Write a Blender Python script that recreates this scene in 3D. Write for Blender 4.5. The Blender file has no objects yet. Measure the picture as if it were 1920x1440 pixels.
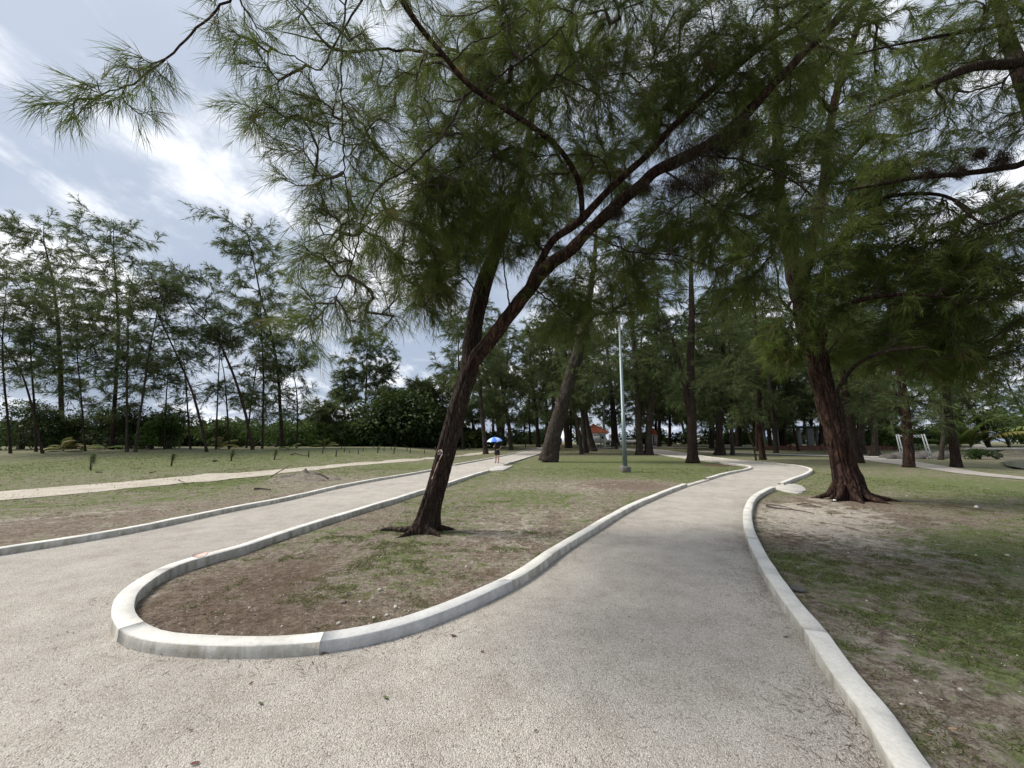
import bpy, math, random
import numpy as np
from mathutils import Vector, Matrix, geometry

# ------------------------------------------------------------------ camera, sky, sun, exposure
sc = bpy.context.scene
col = sc.collection
R = math.radians
F_PX, CAM_H = 740.0, 1.6
PITCH = math.atan(107.0 / 740.0)
cam_d = bpy.data.cameras.new('camera')
cam_d.sensor_width = 36.0
cam_d.lens = 36.0 * F_PX / 1920.0
cam_d.clip_start, cam_d.clip_end = 0.05, 4000.0
cam = bpy.data.objects.new('camera', cam_d)
cam.location = (0, 0, CAM_H)
cam.rotation_euler = (math.pi / 2 + PITCH, 0, 0)
col.objects.link(cam)
sc.camera = cam

SUN_AZ, SUN_EL = -82.0, 50.0           # degrees from straight ahead (negative = left), above the horizon
SUN_DIR = Vector((math.sin(R(SUN_AZ)) * math.cos(R(SUN_EL)), math.cos(R(SUN_AZ)) * math.cos(R(SUN_EL)), math.sin(R(SUN_EL))))
sun_d = bpy.data.lights.new('sun', 'SUN')
sun_d.energy = 3.6
sun_d.angle = R(22)
sun_d.color = (1.0, 0.94, 0.85)
sun = bpy.data.objects.new('sun', sun_d)
sun.rotation_euler = SUN_DIR.to_track_quat('Z', 'Y').to_euler()
sun.location = (-20, 30, 40)
col.objects.link(sun)

world = bpy.data.worlds.new('World')
sc.world = world
world.use_nodes = True


def build_world():
    nt = world.node_tree
    nt.nodes.clear()
    N = nt.nodes.new
    L = nt.links.new
    out = N('ShaderNodeOutputWorld')
    bg = N('ShaderNodeBackground')
    L(bg.outputs[0], out.inputs[0])
    sky = N('ShaderNodeTexSky')
    sky.sky_type = 'NISHITA'
    sky.sun_disc = False
    sky.sun_elevation = R(SUN_EL)
    sky.sun_rotation = R(SUN_AZ)
    sky.air_density, sky.dust_density, sky.ozone_density = 1.2, 2.0, 1.0
    tc = N('ShaderNodeTexCoord')
    nrm = N('ShaderNodeVectorMath'); nrm.operation = 'NORMALIZE'
    L(tc.outputs['Generated'], nrm.inputs[0])
    sep = N('ShaderNodeSeparateXYZ')
    L(nrm.outputs[0], sep.inputs[0])

    def m(op, a, b=None, c=None, clamp=False):
        n = N('ShaderNodeMath'); n.operation = op; n.use_clamp = clamp
        for i, v in enumerate((a, b, c)):
            if v is None:
                continue
            if isinstance(v, (int, float)):
                n.inputs[i].default_value = v
            else:
                L(v, n.inputs[i])
        return n.outputs[0]

    zc = m('ADD', m('MAXIMUM', sep.outputs[2], 0.0), 0.22)
    px, py = m('DIVIDE', sep.outputs[0], zc), m('DIVIDE', sep.outputs[1], zc)
    comb = N('ShaderNodeCombineXYZ')
    L(px, comb.inputs[0]); L(py, comb.inputs[1])

    def noise(scale, detail, rough, dist, off=(0, 0, 0), stretch=(1, 1, 1), rot=0.0):
        mp = N('ShaderNodeMapping')
        mp.inputs['Location'].default_value = off
        mp.inputs['Scale'].default_value = stretch
        mp.inputs['Rotation'].default_value = (0, 0, rot)
        L(comb.outputs[0], mp.inputs[0])
        n = N('ShaderNodeTexNoise')
        n.inputs['Scale'].default_value = scale
        n.inputs['Detail'].default_value = detail
        n.inputs['Roughness'].default_value = rough
        n.inputs['Distortion'].default_value = dist
        L(mp.outputs[0], n.inputs['Vector'])
        return n.outputs[0]

    def ramp(fac, stops, interp='EASE'):
        r = N('ShaderNodeValToRGB')
        r.color_ramp.interpolation = interp
        e = r.color_ramp.elements
        while len(e) < len(stops):
            e.new(0.5)
        for k, (p, c) in enumerate(stops):
            e[k].position = p
            e[k].color = (*c, 1) if len(c) == 3 else c
        L(fac, r.inputs[0])
        return r.outputs[0]

    def mix(fac, a, b, mode='MIX'):
        n = N('ShaderNodeMixRGB'); n.blend_type = mode
        for i, v in enumerate((fac, a, b)):
            if isinstance(v, (int, float)):
                n.inputs[i].default_value = v
            elif isinstance(v, tuple):
                n.inputs[i].default_value = (*v, 1)
            else:
                L(v, n.inputs[i])
        return n.outputs[0]

    nb = noise(0.55, 5, 0.55, 0.6, (5.5, 8.1, 0), (1.0, 0.8, 1), 0.5)      # broad veils
    nd = noise(1.9, 9, 0.62, 0.35, (8.4, 0.6, 0), (1.0, 0.75, 1), 0.4)     # billows and streaks
    nbig = noise(1.15, 7, 0.55, 0.3, (4.1, 6.6, 0))                           # where the bright heaps lie
    veil = ramp(nb, [(0.33, (0.295, 0.365, 0.49)), (0.50, (0.42, 0.495, 0.63)), (0.66, (0.62, 0.68, 0.77))])
    skyc = mix(1.0, sky.outputs[0], (SKY_K, SKY_K, SKY_K), 'MULTIPLY')
    base = mix(0.90, skyc, veil)
    heap = ramp(m('MULTIPLY_ADD', nd, 0.62, m('MULTIPLY', nbig, 0.5)), [(0.53, (0, 0, 0)), (0.66, (1, 1, 1))])
    grey = ramp(nd, [(0.40, (0.50, 0.57, 0.69)), (0.60, (1.12, 1.14, 1.18))])
    skyn = mix(m('MULTIPLY', heap, 0.94), base, grey)
    # thin bright cloud round the hidden sun
    dt = N('ShaderNodeVectorMath'); dt.operation = 'DOT_PRODUCT'
    L(nrm.outputs[0], dt.inputs[0]); dt.inputs[1].default_value = SUN_DIR
    glow = m('POWER', m('MAXIMUM', dt.outputs['Value'], 0.0), 6.0)
    skyn = mix(m('MULTIPLY', glow, 0.18), skyn, (1.15, 1.17, 1.22))
    L(skyn, bg.inputs[0])
    bg.inputs[1].default_value = 0.86


SKY_K = 0.10
build_world()
sc.view_settings.view_transform = 'Standard'
sc.view_settings.look = 'None'
sc.view_settings.gamma = 1.0
sc.view_settings.use_curve_mapping = False
sc.view_settings.exposure = 0.38
sc.render.engine = 'CYCLES'
sc.cycles.max_bounces = 6
sc.cycles.diffuse_bounces = 3
sc.cycles.glossy_bounces = 2
sc.cycles.transmission_bounces = 3
sc.cycles.use_denoising = True

# ------------------------------------------------------------------ helpers
rng = np.random.default_rng(11)
random.seed(5)
CT, ST = math.cos(PITCH), math.sin(PITCH)


def ssm(a, b, x):
    t = np.clip((np.asarray(x, float) - a) / (b - a), 0, 1)
    return t * t * (3 - 2 * t)


def H(x, y):
    """height of the ground: flat round the camera, a low bank far off"""
    x, y = np.asarray(x, float), np.asarray(y, float)
    wl = ssm(-.10, -.34, x / np.maximum(y, 4.0))
    return 0.85 * (ssm(46, 74, y) * (1 - wl) + ssm(25, 42, y) * wl)


def ray(u, v):
    a, b = (u - 960.0) / F_PX, (720.0 - v) / F_PX
    return np.array((a, CT - b * ST, ST + b * CT))


def pt(u, v, Y):
    d = ray(u, v)
    return np.array((0, 0, CAM_H)) + d * (Y / d[1])


def gp(u, v, z=0.0):
    """point of the ground (plus z) seen at a pixel of the 1920 x 1440 photograph"""
    d = ray(u, v)
    d2 = min(d[2], -0.004)
    lo, hi = 0.5, 400.0
    f = lambda t: CAM_H + d2 * t - z - float(H(d[0] * t, d[1] * t))
    for _ in range(50):
        mid = 0.5 * (lo + hi)
        if f(mid) > 0:
            lo = mid
        else:
            hi = mid
    t = lo
    return np.array((d[0] * t, d[1] * t, float(H(d[0] * t, d[1] * t)) + z))


def px_m(p):
    """metres per photo pixel at a world point"""
    return (p[1] * CT + (p[2] - CAM_H) * ST) / F_PX


def setp(o, label=None, cat=None, group=None, kind=None):
    if label: o['label'] = label
    if cat: o['category'] = cat
    if group: o['group'] = group
    if kind: o['kind'] = kind
    return o


def empty(name, loc, label=None, cat=None, group=None, rz=0.0):
    o = bpy.data.objects.new(name, None)
    o.empty_display_size = 0.2
    o.location = tuple(loc)
    o.rotation_euler = (0, 0, rz)
    col.objects.link(o)
    return setp(o, label, cat, group)


def link(name, me, parent=None):
    o = bpy.data.objects.new(name, me)
    col.objects.link(o)
    if parent is not None:
        o.parent = parent
    return o


def mesh_np(name, V, faces, mats, smooth=True, midx=None, attrs=None):
    """faces: list of int arrays (n,3) or (n,4)"""
    V = np.ascontiguousarray(V, dtype=np.float32)
    me = bpy.data.meshes.new(name)
    me.vertices.add(len(V))
    me.vertices.foreach_set('co', V.ravel())
    faces = [np.asarray(f, dtype=np.int32) for f in faces if len(f)]
    loops = np.concatenate([f.ravel() for f in faces])
    tot = np.concatenate([np.full(len(f), f.shape[1], np.int32) for f in faces])
    start = np.concatenate(([0], np.cumsum(tot)[:-1])).astype(np.int32)
    me.loops.add(len(loops))
    me.loops.foreach_set('vertex_index', loops)
    me.polygons.add(len(tot))
    me.polygons.foreach_set('loop_start', start)
    me.polygons.foreach_set('loop_total', tot)
    if smooth:
        me.polygons.foreach_set('use_smooth', np.ones(len(tot), bool))
    if midx is not None:
        me.polygons.foreach_set('material_index', np.asarray(midx, np.int32))
    for m_ in (mats if isinstance(mats, (list, tuple)) else [mats]):
        me.materials.append(m_)
    if attrs:
        for an, av in attrs.items():
            if av.ndim == 1:
                a = me.attributes.new(an, 'FLOAT', 'POINT')
                a.data.foreach_set('value', av.astype(np.float32))
            else:
                a = me.attributes.new(an, 'FLOAT_COLOR', 'POINT')
                a.data.foreach_set('color', np.c_[av, np.ones(len(av))].astype(np.float32).ravel())
    me.update()
    me.validate()
    return me


class MB:
    """collects verts and faces of several shapes for ONE mesh"""
    def __init__(s):
        s.V, s.F, s.M = [], {3: [], 4: []}, {3: [], 4: []}
        s.n = 0

    def add(s, V, F, mi=0):
        V = np.asarray(V, float)
        for f in (F if isinstance(F, list) else [F]):
            f = np.asarray(f, int)
            if len(f):
                s.F[f.shape[1]].append(f + s.n)
                s.M[f.shape[1]].append(np.full(len(f), mi))
        s.V.append(V)
        s.n += len(V)
        return s

    def mesh(s, name, mats, smooth=True, attrs=None):
        fs, ms = [], []
        for k in (3, 4):
            if s.F[k]:
                fs.append(np.concatenate(s.F[k])); ms.append(np.concatenate(s.M[k]))
        return mesh_np(name, np.concatenate(s.V), fs, mats, smooth, np.concatenate(ms), attrs)

    def build(s, name, mats, parent=None, smooth=True):
        return link(name, s.mesh(name, mats, smooth), parent)

    def box(s, c, size, rz=0.0, bev=0.0, mi=0, M=None):
        x, y, z = [k / 2 for k in size]
        b = min(bev, x * .9, y * .9, z * .9)
        if b <= 0:
            V = np.array([(i, j, k) for k in (-z, z) for j in (-y, y) for i in (-x, x)])
            Fq = np.array([(0, 2, 3, 1), (4, 5, 7, 6), (0, 1, 5, 4), (2, 6, 7, 3), (0, 4, 6, 2), (1, 3, 7, 5)])
        else:                                        # rounded plan corners and bevelled top and bottom
            ring = lambda X, Y: [(-X + b, -Y), (X - b, -Y), (X, -Y + b), (X, Y - b), (X - b, Y), (-X + b, Y), (-X, Y - b), (-X, -Y + b)]
            V = []
            for zz, ins in ((-z, b * .7), (-z + b, 0), (z - b, 0), (z, b * .7)):
                V += [(a * (x - ins) / x, d * (y - ins) / y, zz) for a, d in ring(x, y)]
            V = np.array(V)
            Fq = []
            for r in range(3):
                for k in range(8):
                    a, d = r * 8 + k, r * 8 + (k + 1) % 8
                    Fq.append((a, d, d + 8, a + 8))
            for o_, rev in ((0, True), (24, False)):
                f = [(0, 1, 2, 3), (0, 3, 4, 7), (7, 4, 5, 6)]
                Fq += [tuple(o_ + q for q in (g[::-1] if rev else g)) for g in f]
            Fq = np.array(Fq)
        c_, s_ = math.cos(rz), math.sin(rz)
        V = V @ np.array([[c_, s_, 0], [-s_, c_, 0], [0, 0, 1]])
        if M is not None:
            V = V @ np.asarray(M.to_3x3()).T
        s.add(V + np.asarray(c), Fq, mi)
        return s

    def tube(s, pts, rad, ns=8, mi=0, caps=True):
        V, Fq, Ft = sweep(np.asarray(pts, float), np.asarray(rad, float), ns, caps)
        s.add(V, [Fq, Ft], mi)
        return s


def frames(P):
    T = np.gradient(P, axis=0)
    T /= np.linalg.norm(T, axis=1)[:, None] + 1e-9
    n0 = np.cross(T[0], (0.0, 1.0, 0.0))
    if np.linalg.norm(n0) < 1e-3:
        n0 = np.cross(T[0], (1.0, 0, 0))
    n = n0 / np.linalg.norm(n0)
    Ns = []
    for t in T:
        n = n - t * np.dot(n, t)
        n = n / (np.linalg.norm(n) + 1e-9)
        Ns.append(n)
    Ns = np.array(Ns)
    return T, Ns, np.cross(T, Ns)


def sweep(P, rad, ns, caps=True):
    n = len(P)
    rad = np.broadcast_to(rad, (n,)) if np.ndim(rad) < 2 else rad
    T, A, B = frames(P)
    th = np.arange(ns) * 2 * math.pi / ns
    ring = A[:, None, :] * np.cos(th)[None, :, None] + B[:, None, :] * np.sin(th)[None, :, None]
    rr = rad[:, None, None] if rad.ndim == 1 else rad[:, :, None]
    V = (P[:, None, :] + ring * rr).reshape(-1, 3)
    i = np.arange(n - 1)[:, None] * ns
    k = np.arange(ns)[None, :]
    k2 = (k + 1) % ns
    Fq = np.stack([i + k, i + k2, i + ns + k2, i + ns + k], -1).reshape(-1, 4)
    Ft = np.zeros((0, 3), int)
    if caps:
        V = np.vstack([V, P[0], P[-1]])
        k = np.arange(ns)
        a = np.stack([np.full(ns, n * ns), (k + 1) % ns, k], -1)
        b = np.stack([np.full(ns, n * ns + 1), (n - 1) * ns + k, (n - 1) * ns + (k + 1) % ns], -1)
        Ft = np.vstack([a, b])
    return V, Fq, Ft


def catmull(P, step):
    P = np.asarray(P, float)
    if len(P) < 3:
        n = max(2, int(np.linalg.norm(P[-1] - P[0]) / step) + 1)
        return P[0] + np.linspace(0, 1, n)[:, None] * (P[-1] - P[0])
    Q = np.vstack([2 * P[0] - P[1], P, 2 * P[-1] - P[-2]])
    out = []
    for i in range(1, len(Q) - 2):
        p0, p1, p2, p3 = Q[i - 1:i + 3]
        n = max(1, int(round(np.linalg.norm(p2[:3] - p1[:3]) / step)))
        t = (np.arange(n) / n)[:, None]
        out.append(0.5 * (2 * p1 + (p2 - p0) * t + (2 * p0 - 5 * p1 + 4 * p2 - p3) * t ** 2 + (3 * p1 - p0 - 3 * p2 + p3) * t ** 3))
    return np.vstack(out + [P[-1:]])


def vnoise(P):
    """value noise of points (n,3) in 0..1"""
    P = np.asarray(P, float)
    i = np.floor(P).astype(np.int64)
    f = P - i
    f = f * f * (3 - 2 * f)
    r = 0
    for dx in (0, 1):
        for dy in (0, 1):
            for dz in (0, 1):
                h = (i[:, 0] + dx) * 374761393 + (i[:, 1] + dy) * 668265263 + (i[:, 2] + dz) * 2147483647
                h = (h ^ (h >> 13)) * 1274126177
                h = ((h ^ (h >> 16)) & 0xffff) / 65535.0
                w = (f[:, 0] if dx else 1 - f[:, 0]) * (f[:, 1] if dy else 1 - f[:, 1]) * (f[:, 2] if dz else 1 - f[:, 2])
                r = r + h * w
    return r


def unit(a):
    return a / (np.linalg.norm(a, axis=-1, keepdims=True) + 1e-9)


# ------------------------------------------------------------------ materials
def new_mat(name):
    m = bpy.data.materials.new(name)
    m.use_nodes = True
    nt = m.node_tree
    b = nt.nodes['Principled BSDF']
    return m, nt, b


class NT:
    def __init__(s, nt): s.nt = nt
    def n(s, t, **kw):
        o = s.nt.nodes.new(t)
        for k, v in kw.items(): setattr(o, k, v)
        return o
    def l(s, a, b): s.nt.links.new(a, b)
    def set(s, inp, v):
        if hasattr(v, 'is_output'): s.l(v, inp)
        elif isinstance(v, tuple) and len(v) == 3 and inp.type == 'RGBA': inp.default_value = (*v, 1)
        else: inp.default_value = v
    def coord(s, which='Object'):
        return s.n('ShaderNodeTexCoord').outputs[which]
    def mapping(s, vec, scale=(1, 1, 1), rot=(0, 0, 0), loc=(0, 0, 0)):
        m = s.n('ShaderNodeMapping'); s.l(vec, m.inputs[0])
        m.inputs['Scale'].default_value = scale; m.inputs['Rotation'].default_value = rot; m.inputs['Location'].default_value = loc
        return m.outputs[0]
    def noise(s, vec, scale, detail=4, rough=0.55, dist=0.0):
        m = s.n('ShaderNodeTexNoise'); s.l(vec, m.inputs['Vector'])
        m.inputs['Scale'].default_value = scale; m.inputs['Detail'].default_value = detail
        m.inputs['Roughness'].default_value = rough; m.inputs['Distortion'].default_value = dist
        return m.outputs[0]
    def voro(s, vec, scale, feature='F1', out='Distance', rnd=1.0):
        m = s.n('ShaderNodeTexVoronoi'); m.feature = feature; s.l(vec, m.inputs['Vector'])
        m.inputs['Scale'].default_value = scale; m.inputs['Randomness'].default_value = rnd
        return m.outputs[out]
    def ramp(s, fac, stops, interp='LINEAR'):
        r = s.n('ShaderNodeValToRGB'); r.color_ramp.interpolation = interp
        e = r.color_ramp.elements
        while len(e) < len(stops): e.new(0.5)
        for k, (p, c) in enumerate(stops):
            e[k].position = p
            e[k].color = (c, c, c, 1) if isinstance(c, (int, float)) else (*c, 1)
        s.l(fac, r.inputs[0]); return r.outputs[0]
    def mix(s, fac, a, b, mode='MIX'):
        m = s.n('ShaderNodeMixRGB'); m.blend_type = mode
        s.set(m.inputs[0], fac); s.set(m.inputs[1], a); s.set(m.inputs[2], b); return m.outputs[0]
    def math(s, op, a, b=0.0, clamp=False):
        m = s.n('ShaderNodeMath'); m.operation = op; m.use_clamp = clamp
        s.set(m.inputs[0], a); s.set(m.inputs[1], b); return m.outputs[0]
    def bump(s, h, strength, dist=0.02):
        m = s.n('ShaderNodeBump'); s.l(h, m.inputs['Height'])
        m.inputs['Strength'].default_value = strength; m.inputs['Distance'].default_value = dist
        return m.outputs[0]
    def attr(s, name, out='Fac'):
        m = s.n('ShaderNodeAttribute'); m.attribute_name = name; return m.outputs[out]


def simple(name, colr, rough=0.6, metal=0.0, var=0.12, scale=6.0, bump=0.0):
    m, nt, b = new_mat(name); g = NT(nt)
    v = g.noise(g.coord(), scale, 5, 0.6)
    c = g.mix(1.0, colr, g.ramp(v, [(0.25, 1 - var), (0.75, 1 + var)]), 'MULTIPLY')
    g.l(c, b.inputs['Base Color'])
    b.inputs['Roughness'].default_value = rough
    b.inputs['Metallic'].default_value = metal
    if bump:
        g.l(g.bump(v, bump, 0.01), b.inputs['Normal'])
    return m


def needle_mat(name, dark, light, brown, brown_at=0.93, transl=0.32):
    m, nt, b = new_mat(name); g = NT(nt)
    t = g.attr('tint')
    big = g.noise(g.coord('Object'), 0.9, 3, 0.5)
    f = g.math('ADD', g.math('MULTIPLY', t, 0.62), g.math('MULTIPLY', big, 0.38))
    c = g.ramp(f, [(0.18, dark), (0.72, light), (0.80, light)])
    c = g.mix(g.ramp(t, [(brown_at, 0.0), (brown_at + 0.02, 1.0)]), c, brown)
    g.l(c, b.inputs['Base Color'])
    b.inputs['Roughness'].default_value = 0.62
    b.inputs['Specular IOR Level'].default_value = 0.25
    tr = g.n('ShaderNodeBsdfTranslucent'); g.l(g.mix(0.35, c, (0.15, 0.19, 0.035)), tr.inputs[0])
    ms = g.n('ShaderNodeMixShader'); ms.inputs[0].default_value = transl
    g.l(b.outputs[0], ms.inputs[1]); g.l(tr.outputs[0], ms.inputs[2])
    g.l(ms.outputs[0], nt.nodes['Material Output'].inputs[0])
    return m


def bark_mat(name, a, b_, c_, grey, k=1.0):
    m, nt, b = new_mat(name); g = NT(nt)
    co = g.coord('Object')
    wv = g.n('ShaderNodeVectorMath'); wv.operation = 'ADD'
    nz = g.n('ShaderNodeTexNoise'); nz.inputs['Scale'].default_value = 2.5 * k; g.l(co, nz.inputs['Vector'])
    g.l(co, wv.inputs[0])
    sc_ = g.n('ShaderNodeVectorMath'); sc_.operation = 'SCALE'; g.l(nz.outputs['Color'], sc_.inputs[0]); sc_.inputs['Scale'].default_value = 0.12
    g.l(sc_.outputs[0], wv.inputs[1])
    st = g.mapping(wv.outputs[0], (20 * k, 20 * k, 3.2 * k))
    n1 = g.noise(st, 1.0, 6, 0.65, 0.4)
    n2 = g.noise(g.mapping(co, (60 * k, 60 * k, 22 * k)), 1.0, 4, 0.6)
    plate = g.voro(g.mapping(wv.outputs[0], (17 * k, 17 * k, 3.6 * k)), 1.0, 'DISTANCE_TO_EDGE')
    crack = g.ramp(plate, [(0.0, 0.0), (0.16, 1.0)])
    big = g.noise(co, 1.1, 3, 0.5)
    f = g.math('ADD', g.math('MULTIPLY', n1, 0.62), g.math('MULTIPLY', n2, 0.38))
    cc = g.ramp(f, [(0.36, a), (0.50, b_), (0.62, c_), (0.72, grey)])
    cc = g.mix(1.0, cc, g.ramp(big, [(0.3, (0.8, 0.72, 0.68)), (0.7, (1.15, 1.15, 1.15))]), 'MULTIPLY')
    cc = g.mix(g.math('MULTIPLY', g.math('SUBTRACT', 1.0, crack), 0.75), cc, a)
    f = g.math('ADD', g.math('MULTIPLY', f, 0.6), g.math('MULTIPLY', crack, 0.5))
    g.l(cc, b.inputs['Base Color'])
    b.inputs['Roughness'].default_value = 0.92
    b.inputs['Specular IOR Level'].default_value = 0.15
    g.l(g.bump(f, 0.9, 0.035), b.inputs['Normal'])
    return m


M = {}
M['needle'] = needle_mat('casuarina_needles', (0.032, 0.053, 0.012), (0.140, 0.180, 0.042), (0.16, 0.115, 0.06), 0.95, 0.50)
M['needle_far'] = needle_mat('far_casuarina_needles', (0.042, 0.066, 0.028), (0.130, 0.170, 0.066), (0.15, 0.115, 0.07), 0.93, 0.38)  # far foliage toned paler: distance haze is put into its colour
M['dead'] = needle_mat('dead_needles', (0.020, 0.014, 0.010), (0.065, 0.045, 0.030), (0.15, 0.11, 0.08), 0.9, 0.1)
M['leaf'] = needle_mat('broad_leaves', (0.020, 0.046, 0.010), (0.085, 0.150, 0.028), (0.14, 0.13, 0.04), 0.97, 0.28)
M['leaf_dark'] = needle_mat('dark_broad_leaves', (0.014, 0.030, 0.010), (0.052, 0.088, 0.022), (0.10, 0.10, 0.03), 0.97, 0.22)
M['frond'] = needle_mat('palm_leaflets', (0.085, 0.14, 0.028), (0.25, 0.32, 0.085), (0.30, 0.27, 0.09), 0.85, 0.40)
M['frond_dry'] = needle_mat('yellowing_palm_leaflets', (0.16, 0.17, 0.035), (0.36, 0.34, 0.09), (0.33, 0.26, 0.12), 0.8, 0.35)
M['bark'] = bark_mat('casuarina_bark', (0.012, 0.009, 0.007), (0.040, 0.028, 0.022), (0.090, 0.065, 0.051), (0.19, 0.165, 0.145))
M['bark_red'] = bark_mat('reddish_casuarina_bark', (0.011, 0.007, 0.006), (0.044, 0.027, 0.021), (0.105, 0.062, 0.044), (0.22, 0.175, 0.145), 0.55)
M['bark_grey'] = bark_mat('grey_casuarina_bark', (0.020, 0.016, 0.013), (0.058, 0.048, 0.040), (0.115, 0.097, 0.082), (0.21, 0.19, 0.165), 0.6)
M['twig'] = simple('brown_twig', (0.050, 0.036, 0.027), 0.85, 0, 0.25, 30)
M['dry_wood'] = simple('dry_grey_wood', (0.16, 0.125, 0.10), 0.9, 0, 0.3, 25)


def concrete(name, base, stain_shade, amount, paint=False):
    m, nt, b = new_mat(name); g = NT(nt)
    co = g.coord('Object')
    n1 = g.noise(co, 2.2, 6, 0.6, 0.3)
    n2 = g.noise(co, 38, 5, 0.7)
    n3 = g.noise(g.mapping(co, (9, 9, 3)), 1.0, 5, 0.6, 0.6)
    c = g.mix(1.0, base, g.ramp(n1, [(0.30, 0.72), (0.5, 0.96), (0.72, 1.10)]), 'MULTIPLY')
    c = g.mix(1.0, c, g.ramp(n2, [(0.28, 0.82), (0.55, 1.0), (0.8, 1.06)]), 'MULTIPLY')
    # upright faces darkened by colour: streaky stains plus the shade of the sides
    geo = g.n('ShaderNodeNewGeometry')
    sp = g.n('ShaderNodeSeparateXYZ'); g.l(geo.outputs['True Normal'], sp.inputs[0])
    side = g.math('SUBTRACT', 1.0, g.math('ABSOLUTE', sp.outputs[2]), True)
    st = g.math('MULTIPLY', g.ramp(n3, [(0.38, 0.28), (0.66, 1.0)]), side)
    c = g.mix(g.math('MULTIPLY', st, amount), c, stain_shade)
    g.l(c, b.inputs['Base Color'])
    b.inputs['Roughness'].default_value = 0.85
    b.inputs['Specular IOR Level'].default_value = 0.25
    h = g.math('ADD', g.math('MULTIPLY', n2, 0.5), g.noise(co, 9, 4, 0.6))
    g.l(g.bump(h, 0.55, 0.012), b.inputs['Normal'])
    return m


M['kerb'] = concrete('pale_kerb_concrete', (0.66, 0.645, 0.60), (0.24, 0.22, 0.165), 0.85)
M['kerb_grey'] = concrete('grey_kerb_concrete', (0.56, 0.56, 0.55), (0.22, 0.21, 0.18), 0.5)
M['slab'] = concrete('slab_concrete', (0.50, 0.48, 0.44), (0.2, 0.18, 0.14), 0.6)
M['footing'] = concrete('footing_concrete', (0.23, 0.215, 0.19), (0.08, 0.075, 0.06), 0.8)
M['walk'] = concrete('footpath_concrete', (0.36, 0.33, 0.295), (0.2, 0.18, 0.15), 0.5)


def gravel_mat():
    m, nt, b = new_mat('crushed_gravel'); g = NT(nt)
    co = g.coord('Object')
    v1 = g.voro(co, 120, 'F1', 'Color')
    vd = g.voro(co, 120, 'F1', 'Distance')
    v2 = g.voro(co, 260, 'F1', 'Color')
    s1 = g.n('ShaderNodeSeparateColor'); g.l(v1, s1.inputs[0])
    s2 = g.n('ShaderNodeSeparateColor'); g.l(v2, s2.inputs[0])
    f = g.math('ADD', g.math('MULTIPLY', s1.outputs[0], 0.65), g.math('MULTIPLY', s2.outputs[1], 0.35))
    c = g.ramp(f, [(0.04, (0.285, 0.262, 0.232)), (0.30, (0.425, 0.397, 0.356)), (0.60, (0.505, 0.475, 0.430)), (0.95, (0.655, 0.625, 0.575))])
    big = g.noise(co, 0.55, 5, 0.6, 0.5)
    mid = g.noise(co, 3.0, 5, 0.65)
    c = g.mix(1.0, c, g.ramp(big, [(0.3, (0.82, 0.81, 0.81)), (0.7, (1.10, 1.09, 1.07))]), 'MULTIPLY')
    c = g.mix(1.0, c, g.ramp(mid, [(0.32, (0.84, 0.82, 0.80)), (0.55, (1.0, 1.0, 1.0)), (0.8, (1.06, 1.06, 1.05))]), 'MULTIPLY')
    # dark needle dust caught in the gravel
    dust = g.noise(g.mapping(co, (55, 14, 20), (0, 0, 0.7)), 1.0, 3, 0.6, 1.5)
    c = g.mix(g.ramp(dust, [(0.66, 0.0), (0.74, 0.45)]), c, (0.12, 0.095, 0.075))
    g.l(c, b.inputs['Base Color'])
    b.inputs['Roughness'].default_value = 0.95
    b.inputs['Specular IOR Level'].default_value = 0.15
    h = g.math('ADD', g.math('MULTIPLY', vd, -1.2), g.math('MULTIPLY', s1.outputs[1], 0.9))
    g.l(g.bump(h, 0.8, 0.008), b.inputs['Normal'])
    return m


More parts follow.
